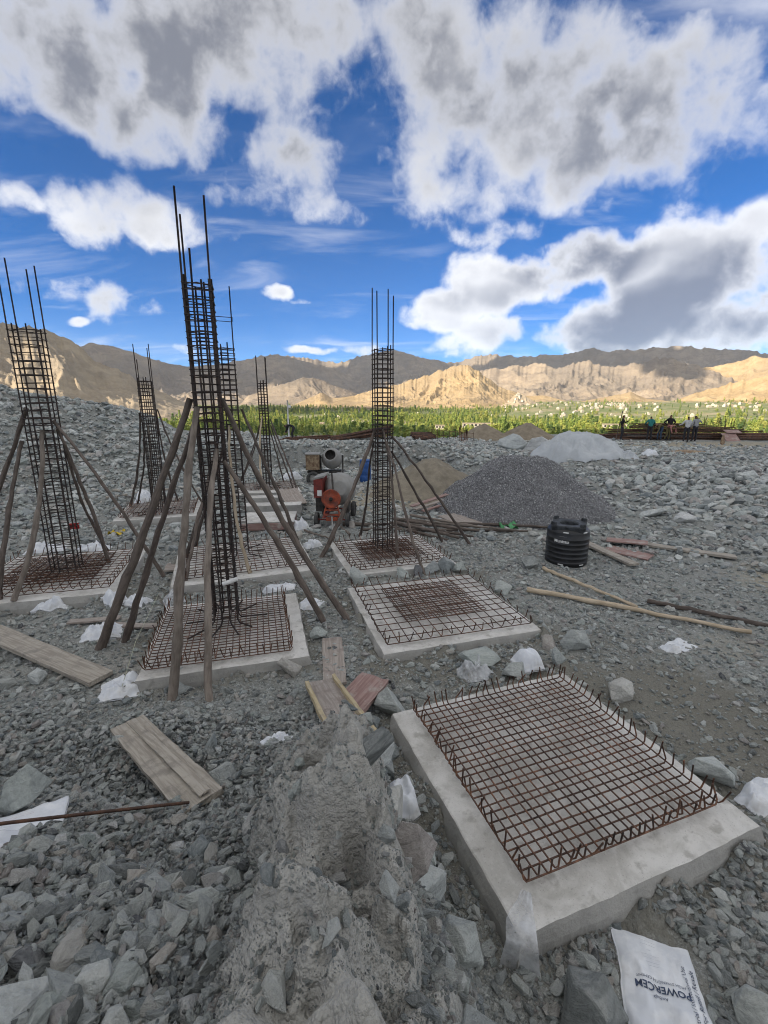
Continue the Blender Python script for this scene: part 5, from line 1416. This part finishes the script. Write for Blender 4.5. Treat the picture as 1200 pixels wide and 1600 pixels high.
# ------------------------------------------------------------------ cement mixers and barrel
def wheel(parent, c, r, w, name='wheel', axis='X', rim='dark_metal'):
    M = Matrix.Rotation(R(90), 3, 'Y') if axis == 'X' else Matrix.Rotation(R(90), 3, 'X')
    h = empty(name, c); h.parent = parent
    MB().lathe([(r * .62, -w * .5), (r * .9, -w * .5), (r, -w * .3), (r, w * .3), (r * .9, w * .5), (r * .62, w * .5), (r * .62, -w * .5)], 22, M).build('tyre', MAT['rubber'], h)
    MB().lathe([(.001, -w * .2), (r * .2, -w * .3), (r * .62, -w * .15), (r * .62, w * .15), (r * .2, w * .3), (.001, w * .2)], 18, M).build('rim', MAT[rim], h)
def mixer_red():
    x, y = -1.50, 13.35
    root = empty('cement_mixer', (x, y, gz(x, y)), R(-4)); tag(root, 'red and orange wheeled cement mixer with a grey drum, front end on', 'cement mixer')
    for sx in (-1, 1):
        wheel(root, (sx * .46, -.25, .20), .21, .11); wheel(root, (sx * .46, 1.0, .24), .25, .12)
    mb = MB()
    mb.tube([(-.46, -.25, .2), (.46, -.25, .2)], .025, 6).tube([(-.46, 1.0, .24), (.46, 1.0, .24)], .025, 6)
    for sx in (-.22, .22): mb.box((sx, .38, .30), (.07, 1.4, .08))
    mb.build('chassis', MAT['red'], root)
    mb = MB()
    for sx in (-1, 1): mb.tube([(sx * .26, -.30, .26), (sx * .16, -.28, .62), (sx * .05, -.24, .86)], .028, 6)
    mb.box((0, -.31, .36), (.50, .05, .05)).box((0, -.31, .50), (.40, .05, .05)).box((0, -.33, .24), (.34, .04, .12))
    mb.build('front_frame', MAT['orange'], root)
    M = Matrix.Rotation(R(90), 3, 'X')
    T = Matrix.Translation((0, -.34, .84)) @ M.to_4x4()
    MB().lathe([(.001, .03), (.06, .05), (.09, .02), (.22, .015), (.27, .05), (.285, .02), (.27, -.03), (.001, -.03)], 28, T).build('ring_gear', MAT['orange'], root)
    T = Matrix.Translation((.0, -.36, .84)) @ M.to_4x4()
    MB().lathe([(.001, .08), (.05, .08), (.06, .05), (.06, .03)], 14, T).build('hub', MAT['dark_metal'], root)
    Mt = Matrix.Translation((.16, .30, 1.02)) @ (Matrix.Rotation(R(8), 3, 'Z') @ Matrix.Rotation(R(78), 3, 'X')).to_4x4()
    MB().lathe([(.20, .58), (.26, .50), (.38, .32), (.47, .12), (.49, 0), (.49, -.25), (.46, -.34), (.42, -.55), (.30, -.74), (.29, -.80), (.26, -.78), (.38, -.5)], 30, Mt, cap0=True).build('drum', MAT['drum'], root)
    MB().tube([(-.02, -.02, 1.53), (.03, -.26, 1.30), (.06, -.34, 1.12)], .022, 6).build('lever', MAT['dark_metal'], root)
    MB().box((-.40, .15, 1.12), (.26, .75, .56)).build('engine_cover', MAT['red'], root)
    MB().box((-.38, .15, 1.43), (.34, .8, .05), Euler((0, R(-14), 0))).build('cover_top', MAT['drum'], root)
    MB().box((-.40, .2, .62), (.22, .6, .44)).build('engine', MAT['dark_metal'], root)
    MB().box((-.36, -.235, .98), (.13, .012, .17)).build('sticker', MAT['white_paint'], root)
    MB().box((.40, .2, .50), (.12, .5, .3)).build('gearbox', MAT['dark_metal'], root)
    MB().tube([(0, -.3, .3), (.12, -.9, .06), (.14, -1.05, .03)], .025, 6).build('tow_bar', MAT['drum'], root)
def mixer_rear():
    x, y = -2.75, 20.3
    root = empty('cement_mixer', (x, y, gz(x, y)), R(3)); tag(root, 'rear cement mixer with rusty engine box and open grey drum mouth', 'cement mixer')
    mb = MB().box((-.38, 0, .98), (.58, .6, .66)); mb.build('engine_box', MAT['rust_box'], root)
    for q in (-.22, .0, .22): MB().box((-.38 + q, -.31, .98), (.035, .02, .66)).build('box_rib', MAT['rust_box'], root)
    MB().box((-.38, 0, 1.34), (.66, .68, .05)).build('box_lid', MAT['drum'], root)
    wheel(root, (-.36, -.38, .30), .30, .16, axis='Y', rim='drum'); wheel(root, (-.36, .5, .30), .30, .16, axis='Y', rim='drum')
    wheel(root, (.75, .3, .26), .25, .14, axis='Y')
    mb = MB().box((.1, 0, .52), (1.5, .1, .1)).box((.1, .4, .52), (1.5, .1, .1))
    for xx in (-.05, .92): mb.box((xx, .1, .85), (.06, .08, .8))
    mb.tube([(-.1, .1, 1.15), (.95, .1, 1.15)], .03, 6); mb.build('chassis', MAT['dark_metal'], root)
    Mt = Matrix.Translation((.44, .1, 1.12)) @ (Matrix.Rotation(R(-6), 3, 'Z') @ Matrix.Rotation(R(64), 3, 'X')).to_4x4()
    MB().lathe([(.24, -.42), (.34, -.4), (.44, -.18), (.45, .05), (.30, .40), (.255, .44), (.225, .43), (.27, .38), (.38, .0)], 28, Mt, cap0=True).build('drum', MAT['drum'], root)
    MB().lathe([(.001, .12), (.345, .12)], 24, Mt).build('drum_inside', MAT['dark_metal'], root)
    MB().tube([(.0, -.4, .1), (-.6, -.5, .1), (-1.0, -.3, .05)], .03, 6).build('draw_bar', MAT['drum'], root)
mixer_red(); mixer_rear()
root = empty('plastic_barrel', (-.84, 20.5, gz(-.84, 20.5))); tag(root, 'blue plastic barrel behind the slim lone column', 'barrel')
MB().lathe([(.02, 0), (.22, 0), (.25, .05), (.26, .3), (.245, .33), (.26, .36), (.26, .62), (.245, .65), (.26, .68), (.25, .88), (.22, .93)], 28, cap1=True).build('barrel_body', MAT['blue'], root)
MB().lathe([(.235, .93), (.25, .94), (.25, .985), (.23, 1.0), (.001, 1.0)], 28).build('barrel_lid', MAT['blue'], root)
# ------------------------------------------------------------------ steel stock on the rim
def stack(name, origin, yaw, rows, label, seed, droop=0.0, cat='rebar stack'):
    """rows: (x0, x1, y, z, radius, rise) bundles of bars laid lengthwise"""
    rnd = random.Random(seed)
    root = empty(name, origin, yaw); tag(root, label, cat)
    for x0, x1, y, z, r, rise in rows:
        pts = [(x0 + (x1 - x0) * t, y + rnd.uniform(-.05, .05), z + rise * t + (-droop * 4 * t * (1 - t))) for t in (0, .25, .5, .75, 1)]
        MB().tube(pts, [r * .8, r, r, r, r * .7], 6, rnd=.12).build('bar_bundle', MAT['rebar'], root)
    return root
rs2 = random.Random(12)
rows = []
for k in range(9):
    z = .05 + k * .125
    for q in range(3):
        a = rs2.uniform(-.6, .4) + (1.2 if k > 5 else 0); b = rs2.uniform(8.2, 10.2) - (max(k - 4, 0)) * 1.0
        rows.append((a, b, q * .22 - .2 + rs2.uniform(-.05, .05), z + rs2.uniform(-.02, .02), rs2.uniform(.035, .062), rs2.uniform(-.02, .05)))
stack('rebar_stack', (16.4, 33.0, gz(20, 33)), R(-4), rows, 'long waist-high stack of rusty bars behind the group of workers', 3)
rows = [(rs2.uniform(-.3, 1.2), rs2.uniform(3.4, 5.0), q * .2 - .3, .05 + .09 * (q % 3) + rs2.uniform(0, .04), rs2.uniform(.04, .07), rs2.uniform(-.05, .02)) for q in range(9)]
stack('rebar_stack', (13.0, 32.6, gz(14, 32.6)), R(2), rows, 'low stack of bars left of the workers, behind the white sheet', 4)
rows = [(rs2.uniform(-.5, .6), rs2.uniform(6, 9), q * .2 - .3, .06 + .1 * (q % 4), rs2.uniform(.05, .08), rs2.uniform(.0, .1)) for q in range(10)]
stack('rebar_stack', (23.6, 32.2, gz(26, 32)), R(-6), rows, 'low brown stack of bars running out at the right edge', 5)
rows = [(rs2.uniform(-.2, .3), rs2.uniform(2.7, 3.3), q * .14 - .4, .05 + .05 * (q % 3), rs2.uniform(.04, .06), rs2.uniform(.06, .18)) for q in range(8)]
stack('rebar_stack', (-6.1, 28.0, gz(-5, 28.0)), R(1), rows, 'thin dark bundle of bars on the rim beside the bending worker', 6)
rows = [(rs2.uniform(-.2, .5), rs2.uniform(3.2, 3.9), q * .14 - .6, .05 + .03 * (q % 4), rs2.uniform(.05, .085), rs2.uniform(.15, .75)) for q in range(14)]
stack('rebar_stack', (-3.3, 27.8, gz(-2, 27.8)), R(2), rows, 'dark heap of bars rising to the right behind the slim lone column', 7)
rows = [(rs2.uniform(-.2, .3), rs2.uniform(1.1, 1.5), q * .14 - .4, .06 + .07 * (q % 5), rs2.uniform(.05, .08), rs2.uniform(-.05, .1)) for q in range(10)]
stack('rebar_stack', (1.7, 28.2, gz(2.2, 28.2)), R(0), rows, 'small brown heap of bars on the rim right of the slim lone column', 8)
# starter bars standing up at the right edge, and a low fence of bars
def uprights(name, spots, label, hmin, hmax, seed, lean=.12, rail=None, r=.016, cat='rebar'):
    rnd = random.Random(seed)
    x0, y0 = spots[0]
    root = empty(name, (x0, y0, gz(x0, y0))); tag(root, label, cat)
    for x, y in spots:
        h = rnd.uniform(hmin, hmax); z = gz(x, y) - gz(x0, y0)
        MB().tube([(x - x0, y - y0, z - .05), (x - x0 + rnd.uniform(-lean, lean) * h, y - y0, z + h)], r, 5).build('upright_bar', MAT['rebar'], root)
    for zz in (rail or ()):
        a, b = spots[0], spots[-1]
        MB().tube([(0, 0, zz), (b[0] - a[0], b[1] - a[1], zz + gz(*b) - gz(*a))], r, 5).build('rail', MAT['rebar'], root)
uprights('starter_bars', [(22.6 + i * .22 + rs2.uniform(-.08, .08), 34.2 + rs2.uniform(-.2, .2)) for i in range(17)], 'cluster of thin starter bars standing behind the stack at the right edge', .7, 1.7, 4, .25)
uprights('bar_fence', [(2.95 + i * .37, 28.9) for i in range(8)], 'low fence of bars on the rim left of the distant sand cones', .5, .7, 6, .02, rail=(.25, .55))
uprights('starter_bars', [(4.7 + i * .09, 28.7) for i in range(6)], 'tight bunch of bars standing left of the distant sand cones', .7, 1.15, 7, .1, r=.03)
board((23.35, 31.3, gz(23.35, 31.3) + .22), .95, .9, .04, 0, 0, R(38), 'ply_red', 'pinkish red panel leaning on the bar stack at the right', 'shuttering_panel', 'panel', seed=91)
board((23.7, 31.75, gz(23.7, 31.7) + .62), 1.0, .5, .04, 0, 0, R(20), 'ply_red', 'second pinkish panel lying on the bar stack at the right', 'shuttering_panel', 'panel', seed=92)
put_rock(21.3, 29.2, .42, .42, 'small dark brown lump alone on the flat ground before the bar stack', RG, random.Random(9)).data = hull_mesh('rock', 990, 'rust_box', .9, 12, True)
root = empty('white_post', (-5.80, 28.4, gz(-5.80, 28.4))); tag(root, 'thin white post standing on the rim at the left', 'post')
MB().tube([(0, 0, -.1), (0, 0, 1.2), (0.01, 0, 2.35)], [.05, .045, .04], 8).build('shaft', MAT['white_paint'], root)
MB().box((.10, 0, 2.0), (.22, .03, .16), Euler((0, R(20), 0))).build('flag', MAT['white_paint'], root)
root = empty('white_post', (-9.9, 26.0, gz(-9.9, 26.0))); tag(root, 'short white post beyond the end of the scree bank', 'post')
MB().tube([(0, 0, -.1), (0, 0, .6), (0.0, 0, 1.25)], [.07, .07, .06], 8).build('shaft', MAT['white_paint'], root)

# ------------------------------------------------------------------ workers
def skin(nm, col): MAT[nm] = simple(nm, col, .85, .1, 10, .2, .004)
skin('skin', (.20, .115, .075)); skin('hair', (.015, .013, .012)); skin('cloth_black', (.018, .018, .02)); skin('cloth_teal', (.03, .19, .18)); skin('cloth_pink', (.38, .17, .15)); skin('cloth_grey', (.30, .31, .32)); skin('cloth_white', (.50, .51, .51)); skin('cloth_jeans', (.05, .08, .13)); skin('cloth_olive', (.13, .11, .05)); skin('cloth_dark', (.03, .03, .035))
def person(x, y, rz, shirt, trousers, joints, label, sleeve=True, scale=1.0, z=None, hair='hair'):
    """joints: named points (m, facing -y); the body is one skinned surface"""
    J = dict(pel=(0, 0, .95), wai=(0, 0, 1.08), che=(0, 0, 1.32), nec=(0, 0, 1.47), hea=(0, -.015, 1.58), top=(0, 0, 1.70), nos=(0, -.105, 1.585),
             shl=(-.18, 0, 1.40), ell=(-.27, .02, 1.14), wrl=(-.27, -.06, .92), hal=(-.27, -.09, .84),
             shr=(.18, 0, 1.40), elr=(.27, .02, 1.14), wrr=(.27, -.06, .92), har=(.27, -.09, .84),
             hil=(-.10, 0, .90), knl=(-.11, -.02, .50), anl=(-.12, .02, .09), tol=(-.13, -.14, .04),
             hir=(.10, 0, .90), knr=(.11, -.02, .50), anr=(.12, .02, .09), tor=(.13, -.14, .04))
    J.update(joints)
    rad = dict(pel=(.15, .11), wai=(.14, .10), che=(.17, .115), nec=(.06, .06), hea=(.082, .095), top=(.06, .07), nos=(.018, .018),
               shl=(.07, .07), ell=(.05, .05), wrl=(.036, .036), hal=(.045, .03), shr=(.07, .07), elr=(.05, .05), wrr=(.036, .036), har=(.045, .03),
               hil=(.095, .095), knl=(.065, .065), anl=(.05, .05), tol=(.045, .035), hir=(.095, .095), knr=(.065, .065), anr=(.05, .05), tor=(.045, .035))
    E_ = [('pel', 'wai'), ('wai', 'che'), ('che', 'nec'), ('nec', 'hea'), ('hea', 'top'), ('hea', 'nos'), ('che', 'shl'), ('shl', 'ell'), ('ell', 'wrl'), ('wrl', 'hal'), ('che', 'shr'), ('shr', 'elr'), ('elr', 'wrr'), ('wrr', 'har'),
          ('pel', 'hil'), ('hil', 'knl'), ('knl', 'anl'), ('anl', 'tol'), ('pel', 'hir'), ('hir', 'knr'), ('knr', 'anr'), ('anr', 'tor')]
    names = list(J); idx = {n: i for i, n in enumerate(names)}
    me = bpy.data.meshes.new('person_body')
    me.from_pydata([J[n] for n in names], [(idx[a], idx[b]) for a, b in E_], [])
    ob = bpy.data.objects.new('person_tmp', me); COL.objects.link(ob)
    sk = ob.modifiers.new('skin', 'SKIN'); sk.use_smooth_shade = True
    for n in names:
        sv = me.skin_vertices[0].data[idx[n]]; sv.radius = rad[n]; sv.use_root = (n == 'pel')
    ss = ob.modifiers.new('sub', 'SUBSURF'); ss.levels = 2; ss.render_levels = 2
    bpy.context.view_layer.update()
    m2 = bpy.data.meshes.new_from_object(ob.evaluated_get(bpy.context.evaluated_depsgraph_get()))
    bpy.data.objects.remove(ob)
    m2.materials.clear()
    for k in (shirt, trousers, 'skin', hair, 'cloth_dark'): m2.materials.append(MAT[k])
    jv = {n: Vector(J[n]) for n in names}
    segs = [('wai', 'che', 0), ('che', 'nec', 0), ('che', 'shl', 0), ('che', 'shr', 0), ('shl', 'ell', 0), ('shr', 'elr', 0), ('ell', 'wrl', 0 if sleeve else 2), ('elr', 'wrr', 0 if sleeve else 2), ('wrl', 'hal', 2), ('wrr', 'har', 2),
            ('pel', 'wai', 0), ('pel', 'hil', 1), ('pel', 'hir', 1), ('hil', 'knl', 1), ('hir', 'knr', 1), ('knl', 'anl', 1), ('knr', 'anr', 1), ('anl', 'tol', 4), ('anr', 'tor', 4), ('hea', 'top', 3), ('hea', 'nos', 2), ('nec', 'hea', 2)]
    def dist(p, a, b):
        ab = b - a; t = max(0, min(1, (p - a).dot(ab) / max(ab.length_squared, 1e-9))); return (p - a - ab * t).length
    for f in m2.polygons:
        p = f.center
        f.material_index = min(segs, key=lambda s: dist(p, jv[s[0]], jv[s[1]]))[2]
        f.use_smooth = True
    o = link('person', m2, loc=(x, y, gz(x, y) if z is None else z), rot=(0, 0, rz)); o.scale = (scale,) * 3
    tag(o, label, 'person', 'workers on the site')
    return o
hip_l = dict(ell=(-.36, .10, 1.18), wrl=(-.20, -.02, 1.02), hal=(-.15, -.06, 1.0))
hip_r = dict(elr=(.36, .10, 1.18), wrr=(.20, -.02, 1.02), har=(.15, -.06, 1.0))
person(16.15, 31.7, R(60), 'cloth_black', 'cloth_dark', {**hip_l, 'elr': (.30, -.12, 1.18), 'wrr': (.34, -.30, 1.28), 'har': (.35, -.36, 1.32), 'knl': (-.13, -.08, .5), 'anl': (-.17, .05, .09), 'tol': (-.2, -.1, .04)}, 'worker in black leaning beside a tall stick, leftmost of the group')
person(18.05, 31.7, R(170), 'cloth_teal', 'cloth_dark', {'ell': (-.30, -.10, 1.2), 'wrl': (-.25, -.30, 1.1), 'hal': (-.24, -.37, 1.08), 'elr': (.30, -.1, 1.2), 'wrr': (.22, -.3, 1.1), 'har': (.2, -.37, 1.08), 'hea': (0, -.05, 1.56), 'top': (0, -.06, 1.67), 'nos': (0, -.15, 1.54)}, 'worker in a teal shirt seen from behind', scale=.96)
bend = {'pel': (0, .12, .92), 'wai': (0, 0, 1.02), 'che': (0, -.24, 1.08), 'nec': (0, -.38, 1.06), 'hea': (0, -.48, 1.02), 'top': (0, -.58, .98), 'nos': (0, -.50, .92), 'shl': (-.18, -.30, 1.06), 'ell': (-.22, -.36, .80), 'wrl': (-.2, -.44, .58), 'hal': (-.2, -.46, .5), 'shr': (.18, -.30, 1.06), 'elr': (.22, -.36, .80), 'wrr': (.2, -.44, .58), 'har': (.2, -.46, .5), 'hil': (-.1, .12, .88), 'hir': (.1, .12, .88)}
person(18.85, 31.9, R(-70), 'cloth_olive', 'cloth_jeans', bend, 'bending worker in blue trousers between two standing ones')
person(19.60, 32.1, R(8), 'cloth_black', 'cloth_dark', {**hip_l, **hip_r, 'ell': (-.42, .04, 1.2), 'elr': (.42, .04, 1.2)}, 'tallest worker, dark clothes and arms akimbo', scale=1.02)
person(19.35, 31.75, R(20), 'cloth_pink', 'cloth_olive', {**bend, 'anl': (-.2, .1, .09)}, 'worker in a pinkish shirt stooping before the tallest one', scale=.95)
person(19.98, 30.8, R(165), 'cloth_white', 'cloth_dark', {'elr': (.32, -.06, 1.18), 'wrr': (.42, -.2, 1.12), 'har': (.46, -.26, 1.12), 'ell': (-.25, -.1, 1.14), 'wrl': (-.2, -.3, 1.05), 'hal': (-.2, -.36, 1.03)}, 'worker in a whitish shirt and dark trousers, back turned')
person(20.72, 31.1, R(185), 'cloth_grey', 'cloth_dark', {'ell': (-.38, -.02, 1.28), 'wrl': (-.5, -.16, 1.2), 'hal': (-.55, -.2, 1.2), 'hea': (.03, -.06, 1.57), 'top': (.04, -.07, 1.68), 'nos': (.04, -.16, 1.56)}, 'worker in a grey shirt bareheaded at the right of the group')
person(-5.5, 28.0, R(-90), 'cloth_black', 'cloth_dark', bend, 'lone worker bending over the bars on the left rim', scale=.85, z=gz(-5.5, 28.0) + .03)
o = MB().tube([(0, 0, 0), (.15, .05, 1.0), (.30, .1, 1.95)], .025, 6).build('long_stick', MAT['bark'], loc=(15.75, 31.6, gz(15.75, 31.6))); tag(o, 'long stick standing beside the worker in black', 'stick')

# ------------------------------------------------------------------ the valley: wood, houses
def poplar_mesh(seed, wide):
    rnd = random.Random(seed)
    mb = MB()
    mb.tube([(0, 0, -.02), (0, 0, .25), (0, 0, .7)], [.012, .010, .004], 5)
    # leaf clumps set through a spindle-shaped crown
    for i in range(150 if not wide else 170):
        t = rnd.random() ** .8
        z = .10 + t * .88
        R0 = (.115 if not wide else .30) * (math.sin(min(1, t * 1.25 + .12) * math.pi * .93) ** .7 if not wide else math.sin((t * .86 + .12) * math.pi) ** .6)
        a = rnd.uniform(0, 6.283); r = R0 * math.sqrt(rnd.uniform(.15, 1))
        c = Vector((r * math.cos(a), r * math.sin(a), z)); s = rnd.uniform(.022, .05) * (1.6 if wide else 1)
        u = Vector((rnd.gauss(0, 1), rnd.gauss(0, 1), rnd.gauss(0, 1.6))).normalized(); w = u.orthogonal().normalized(); w.rotate(Matrix.Rotation(rnd.uniform(0, 6), 3, u)); k = u.cross(w)
        mb.add([c + u * s * 1.4, c + w * s - u * s * .5, c - w * s * .5 + k * s * .87 - u * s * .5, c - w * s * .5 - k * s * .87 - u * s * .5], [(0, 1, 2), (0, 2, 3), (0, 3, 1), (1, 3, 2)])
    return mb.mesh('poplar', MAT['leaf'])
def wood():
    trees = [poplar_mesh(i, i >= 4) for i in range(6)]
    N = 27000
    az = np.radians(RNG.uniform(-26, 48, N)); r = np.exp(RNG.uniform(math.log(560), math.log(3400), N))
    x = r * np.sin(az); y = r * np.cos(az); d = np.degrees(az)
    clear = fbm(x / 260, y / 260, 91, 4)
    ok = (clear > -.22 - .1 * (r < 900))
    town = (d > 15) & (d < 36) & (r > 1450) & (RNG.random(N) < .86)
    bare = (d > -10.5) & (d < -4.2) & (r < 980) & (RNG.random(N) < .9)
    ok &= ~town & ~bare
    ok &= ~((d > 33) & (r > 1500) & (RNG.random(N) < .6))
    x, y = x[ok], y[ok]; n = len(x)
    z = terrain(x, y)
    h = RNG.uniform(6, 13, n) * (1.25 + fbm(x / 90, y / 90, 97, 3) * 1.3) * np.where(RNG.random(n) < .12, 1.5, 1)
    kind = np.where(RNG.random(n) < .78, RNG.integers(0, 4, n), RNG.integers(4, 6, n))
    h = np.where(kind >= 4, h * .62, h)
    w = h * RNG.uniform(1.2, 1.9, n)
    scatter('valley_wood', np.stack([x, y, z], -1), np.stack([np.zeros(n), np.zeros(n), RNG.uniform(0, 6.28, n)], -1), np.stack([w, w, h], -1), kind, trees, label='broad belt of green poplars filling the valley floor below the mountains', cat='wood')
wood()
def house_mesh(seed, mat):
    rnd = random.Random(seed)
    mb = MB(); w, d, h = rnd.uniform(9, 15), rnd.uniform(8, 12), rnd.uniform(5, 9)
    mb.box((0, 0, h / 2 - 2), (w, d, h + 4)).box((0, 0, h + .25), (w + .5, d + .5, .5))
    if rnd.random() < .6: mb.box((rnd.uniform(-2, 2), 1, h + 2), (w * .5, d * .6, 3.2))
    for sx in (-.3, 0, .3):
        for zz in (h * .3, h * .68):
            mb.box((sx * w, -d / 2 - .02, zz), (1.4, .12, 1.5))
    me = mb.mesh('house', [MAT[mat], MAT['window_dark']])
    nb = len(me.polygons) - 36
    for i, f in enumerate(me.polygons): f.material_index = 1 if i >= nb else 0
    return me
def houses():
    ms = [house_mesh(i, 'house_tan' if i == 5 else 'house_white') for i in range(7)]
    rnd = random.Random(21)
    def put(a, r, sc, label, group, mesh=None, dz=0):
        x, y = r * math.sin(R(a)), r * math.cos(R(a))
        o = link('house', mesh or rnd.choice(ms), loc=(x, y, HZ(x, y) + dz), rot=(0, 0, rnd.choice((0, .3, -.4, .8)) - R(a) * .5)); o.scale = (sc,) * 3
        tag(o, label, 'house', group)
    bpy.context.view_layer.update(); dg = bpy.context.evaluated_depsgraph_get()
    hills = [bpy.data.objects[n].evaluated_get(dg) for n in ('hill_right', 'hill_sunlit', 'hill_spur')]
    def HZ(x, y):
        z = gz(x, y)
        for hobj in hills:
            hit, loc, *_ = hobj.ray_cast(Vector((x, y, 3000)), Vector((0, 0, -1)))
            if hit: z = max(z, loc.z)
        return z
    for i in range(115):
        a = min(max(rnd.gauss(23.5, 4.2), 14.5), 33.5); r = rnd.uniform(1600, 3000) if rnd.random() < .6 else rnd.uniform(2300, 3050)
        put(a, r, rnd.uniform(.6, 1.05), 'small whitish flat-roofed house of the town at the foot of the hills', 'houses of the far town')
    for i in range(28):
        put(rnd.uniform(33.5, 41), rnd.uniform(2100, 2900), rnd.uniform(.6, 1.1), 'whitish house scattered on the slope at the right, beyond the trees', 'houses on the right slope')
    for i in range(20):
        put(rnd.uniform(-15, 15), math.exp(rnd.uniform(math.log(900), math.log(2900))), rnd.uniform(.6, 1.0), 'white house among the poplars of the valley floor', 'houses among the poplars')
    for i, (a, r, s) in enumerate([(15.55, 2935, 1.0), (15.75, 2955, 1.5), (15.95, 2945, 1.1), (16.25, 2930, .9), (15.4, 2900, .8)]):
        put(a, r, s, 'white hilltop building on the rocky spur above the town', 'buildings on the rocky spur', dz=2)
    # larger blocks near the wood's edge
    for a, r, w, h, nfl, nw, lab in ((11.3, 930, 58, 19, 3, 8, 'long white apartment block at the edge of the wood, left of the sand cones'), (5.6 + 1.2, 960, 18, 13, 2, 3, 'small white block in the trees right of the slim lone column'), (26.2, 980, 40, 20, 3, 6, 'white block with tall openings behind the worker in black')):
        x, y = r * math.sin(R(a)), r * math.cos(R(a))
        root = empty('apartment_block', (x, y, gz(x, y)), -R(a) * .6); tag(root, lab, 'building')
        MB().box((0, 0, h / 2 - 2), (w, 14, h + 4)).build('wall', MAT['house_white'], root)
        MB().box((0, 0, h + .4), (w + 1.5, 15.5, .8)).build('roof', MAT['house_tan'], root)
        for f in range(nfl):
            for k in range(nw):
                MB().box(((k - (nw - 1) / 2) * w / nw, -7.05, (f + .55) * h / nfl), (w / nw * .5, .4, h / nfl * .5)).build('window', MAT['window_dark'], root)
houses()

# ------------------------------------------------------------------ the air
def haze():
    m = bpy.data.materials.new('haze'); m.use_nodes = True
    w = NT(m.node_tree); w.n.clear()
    o = w.new('ShaderNodeOutputMaterial'); v = w.new('ShaderNodeVolumePrincipled')
    v.inputs['Color'].default_value = (.70, .82, 1.0, 1); v.inputs['Density'].default_value = 2.3e-5; v.inputs['Anisotropy'].default_value = 0.0
    w.l.new(v.outputs[0], o.inputs['Volume'])
    ob = MB().box((0, 0, 660), (26000, 26000, 1560)).build('haze', m); ob['kind'] = 'stuff'
haze()
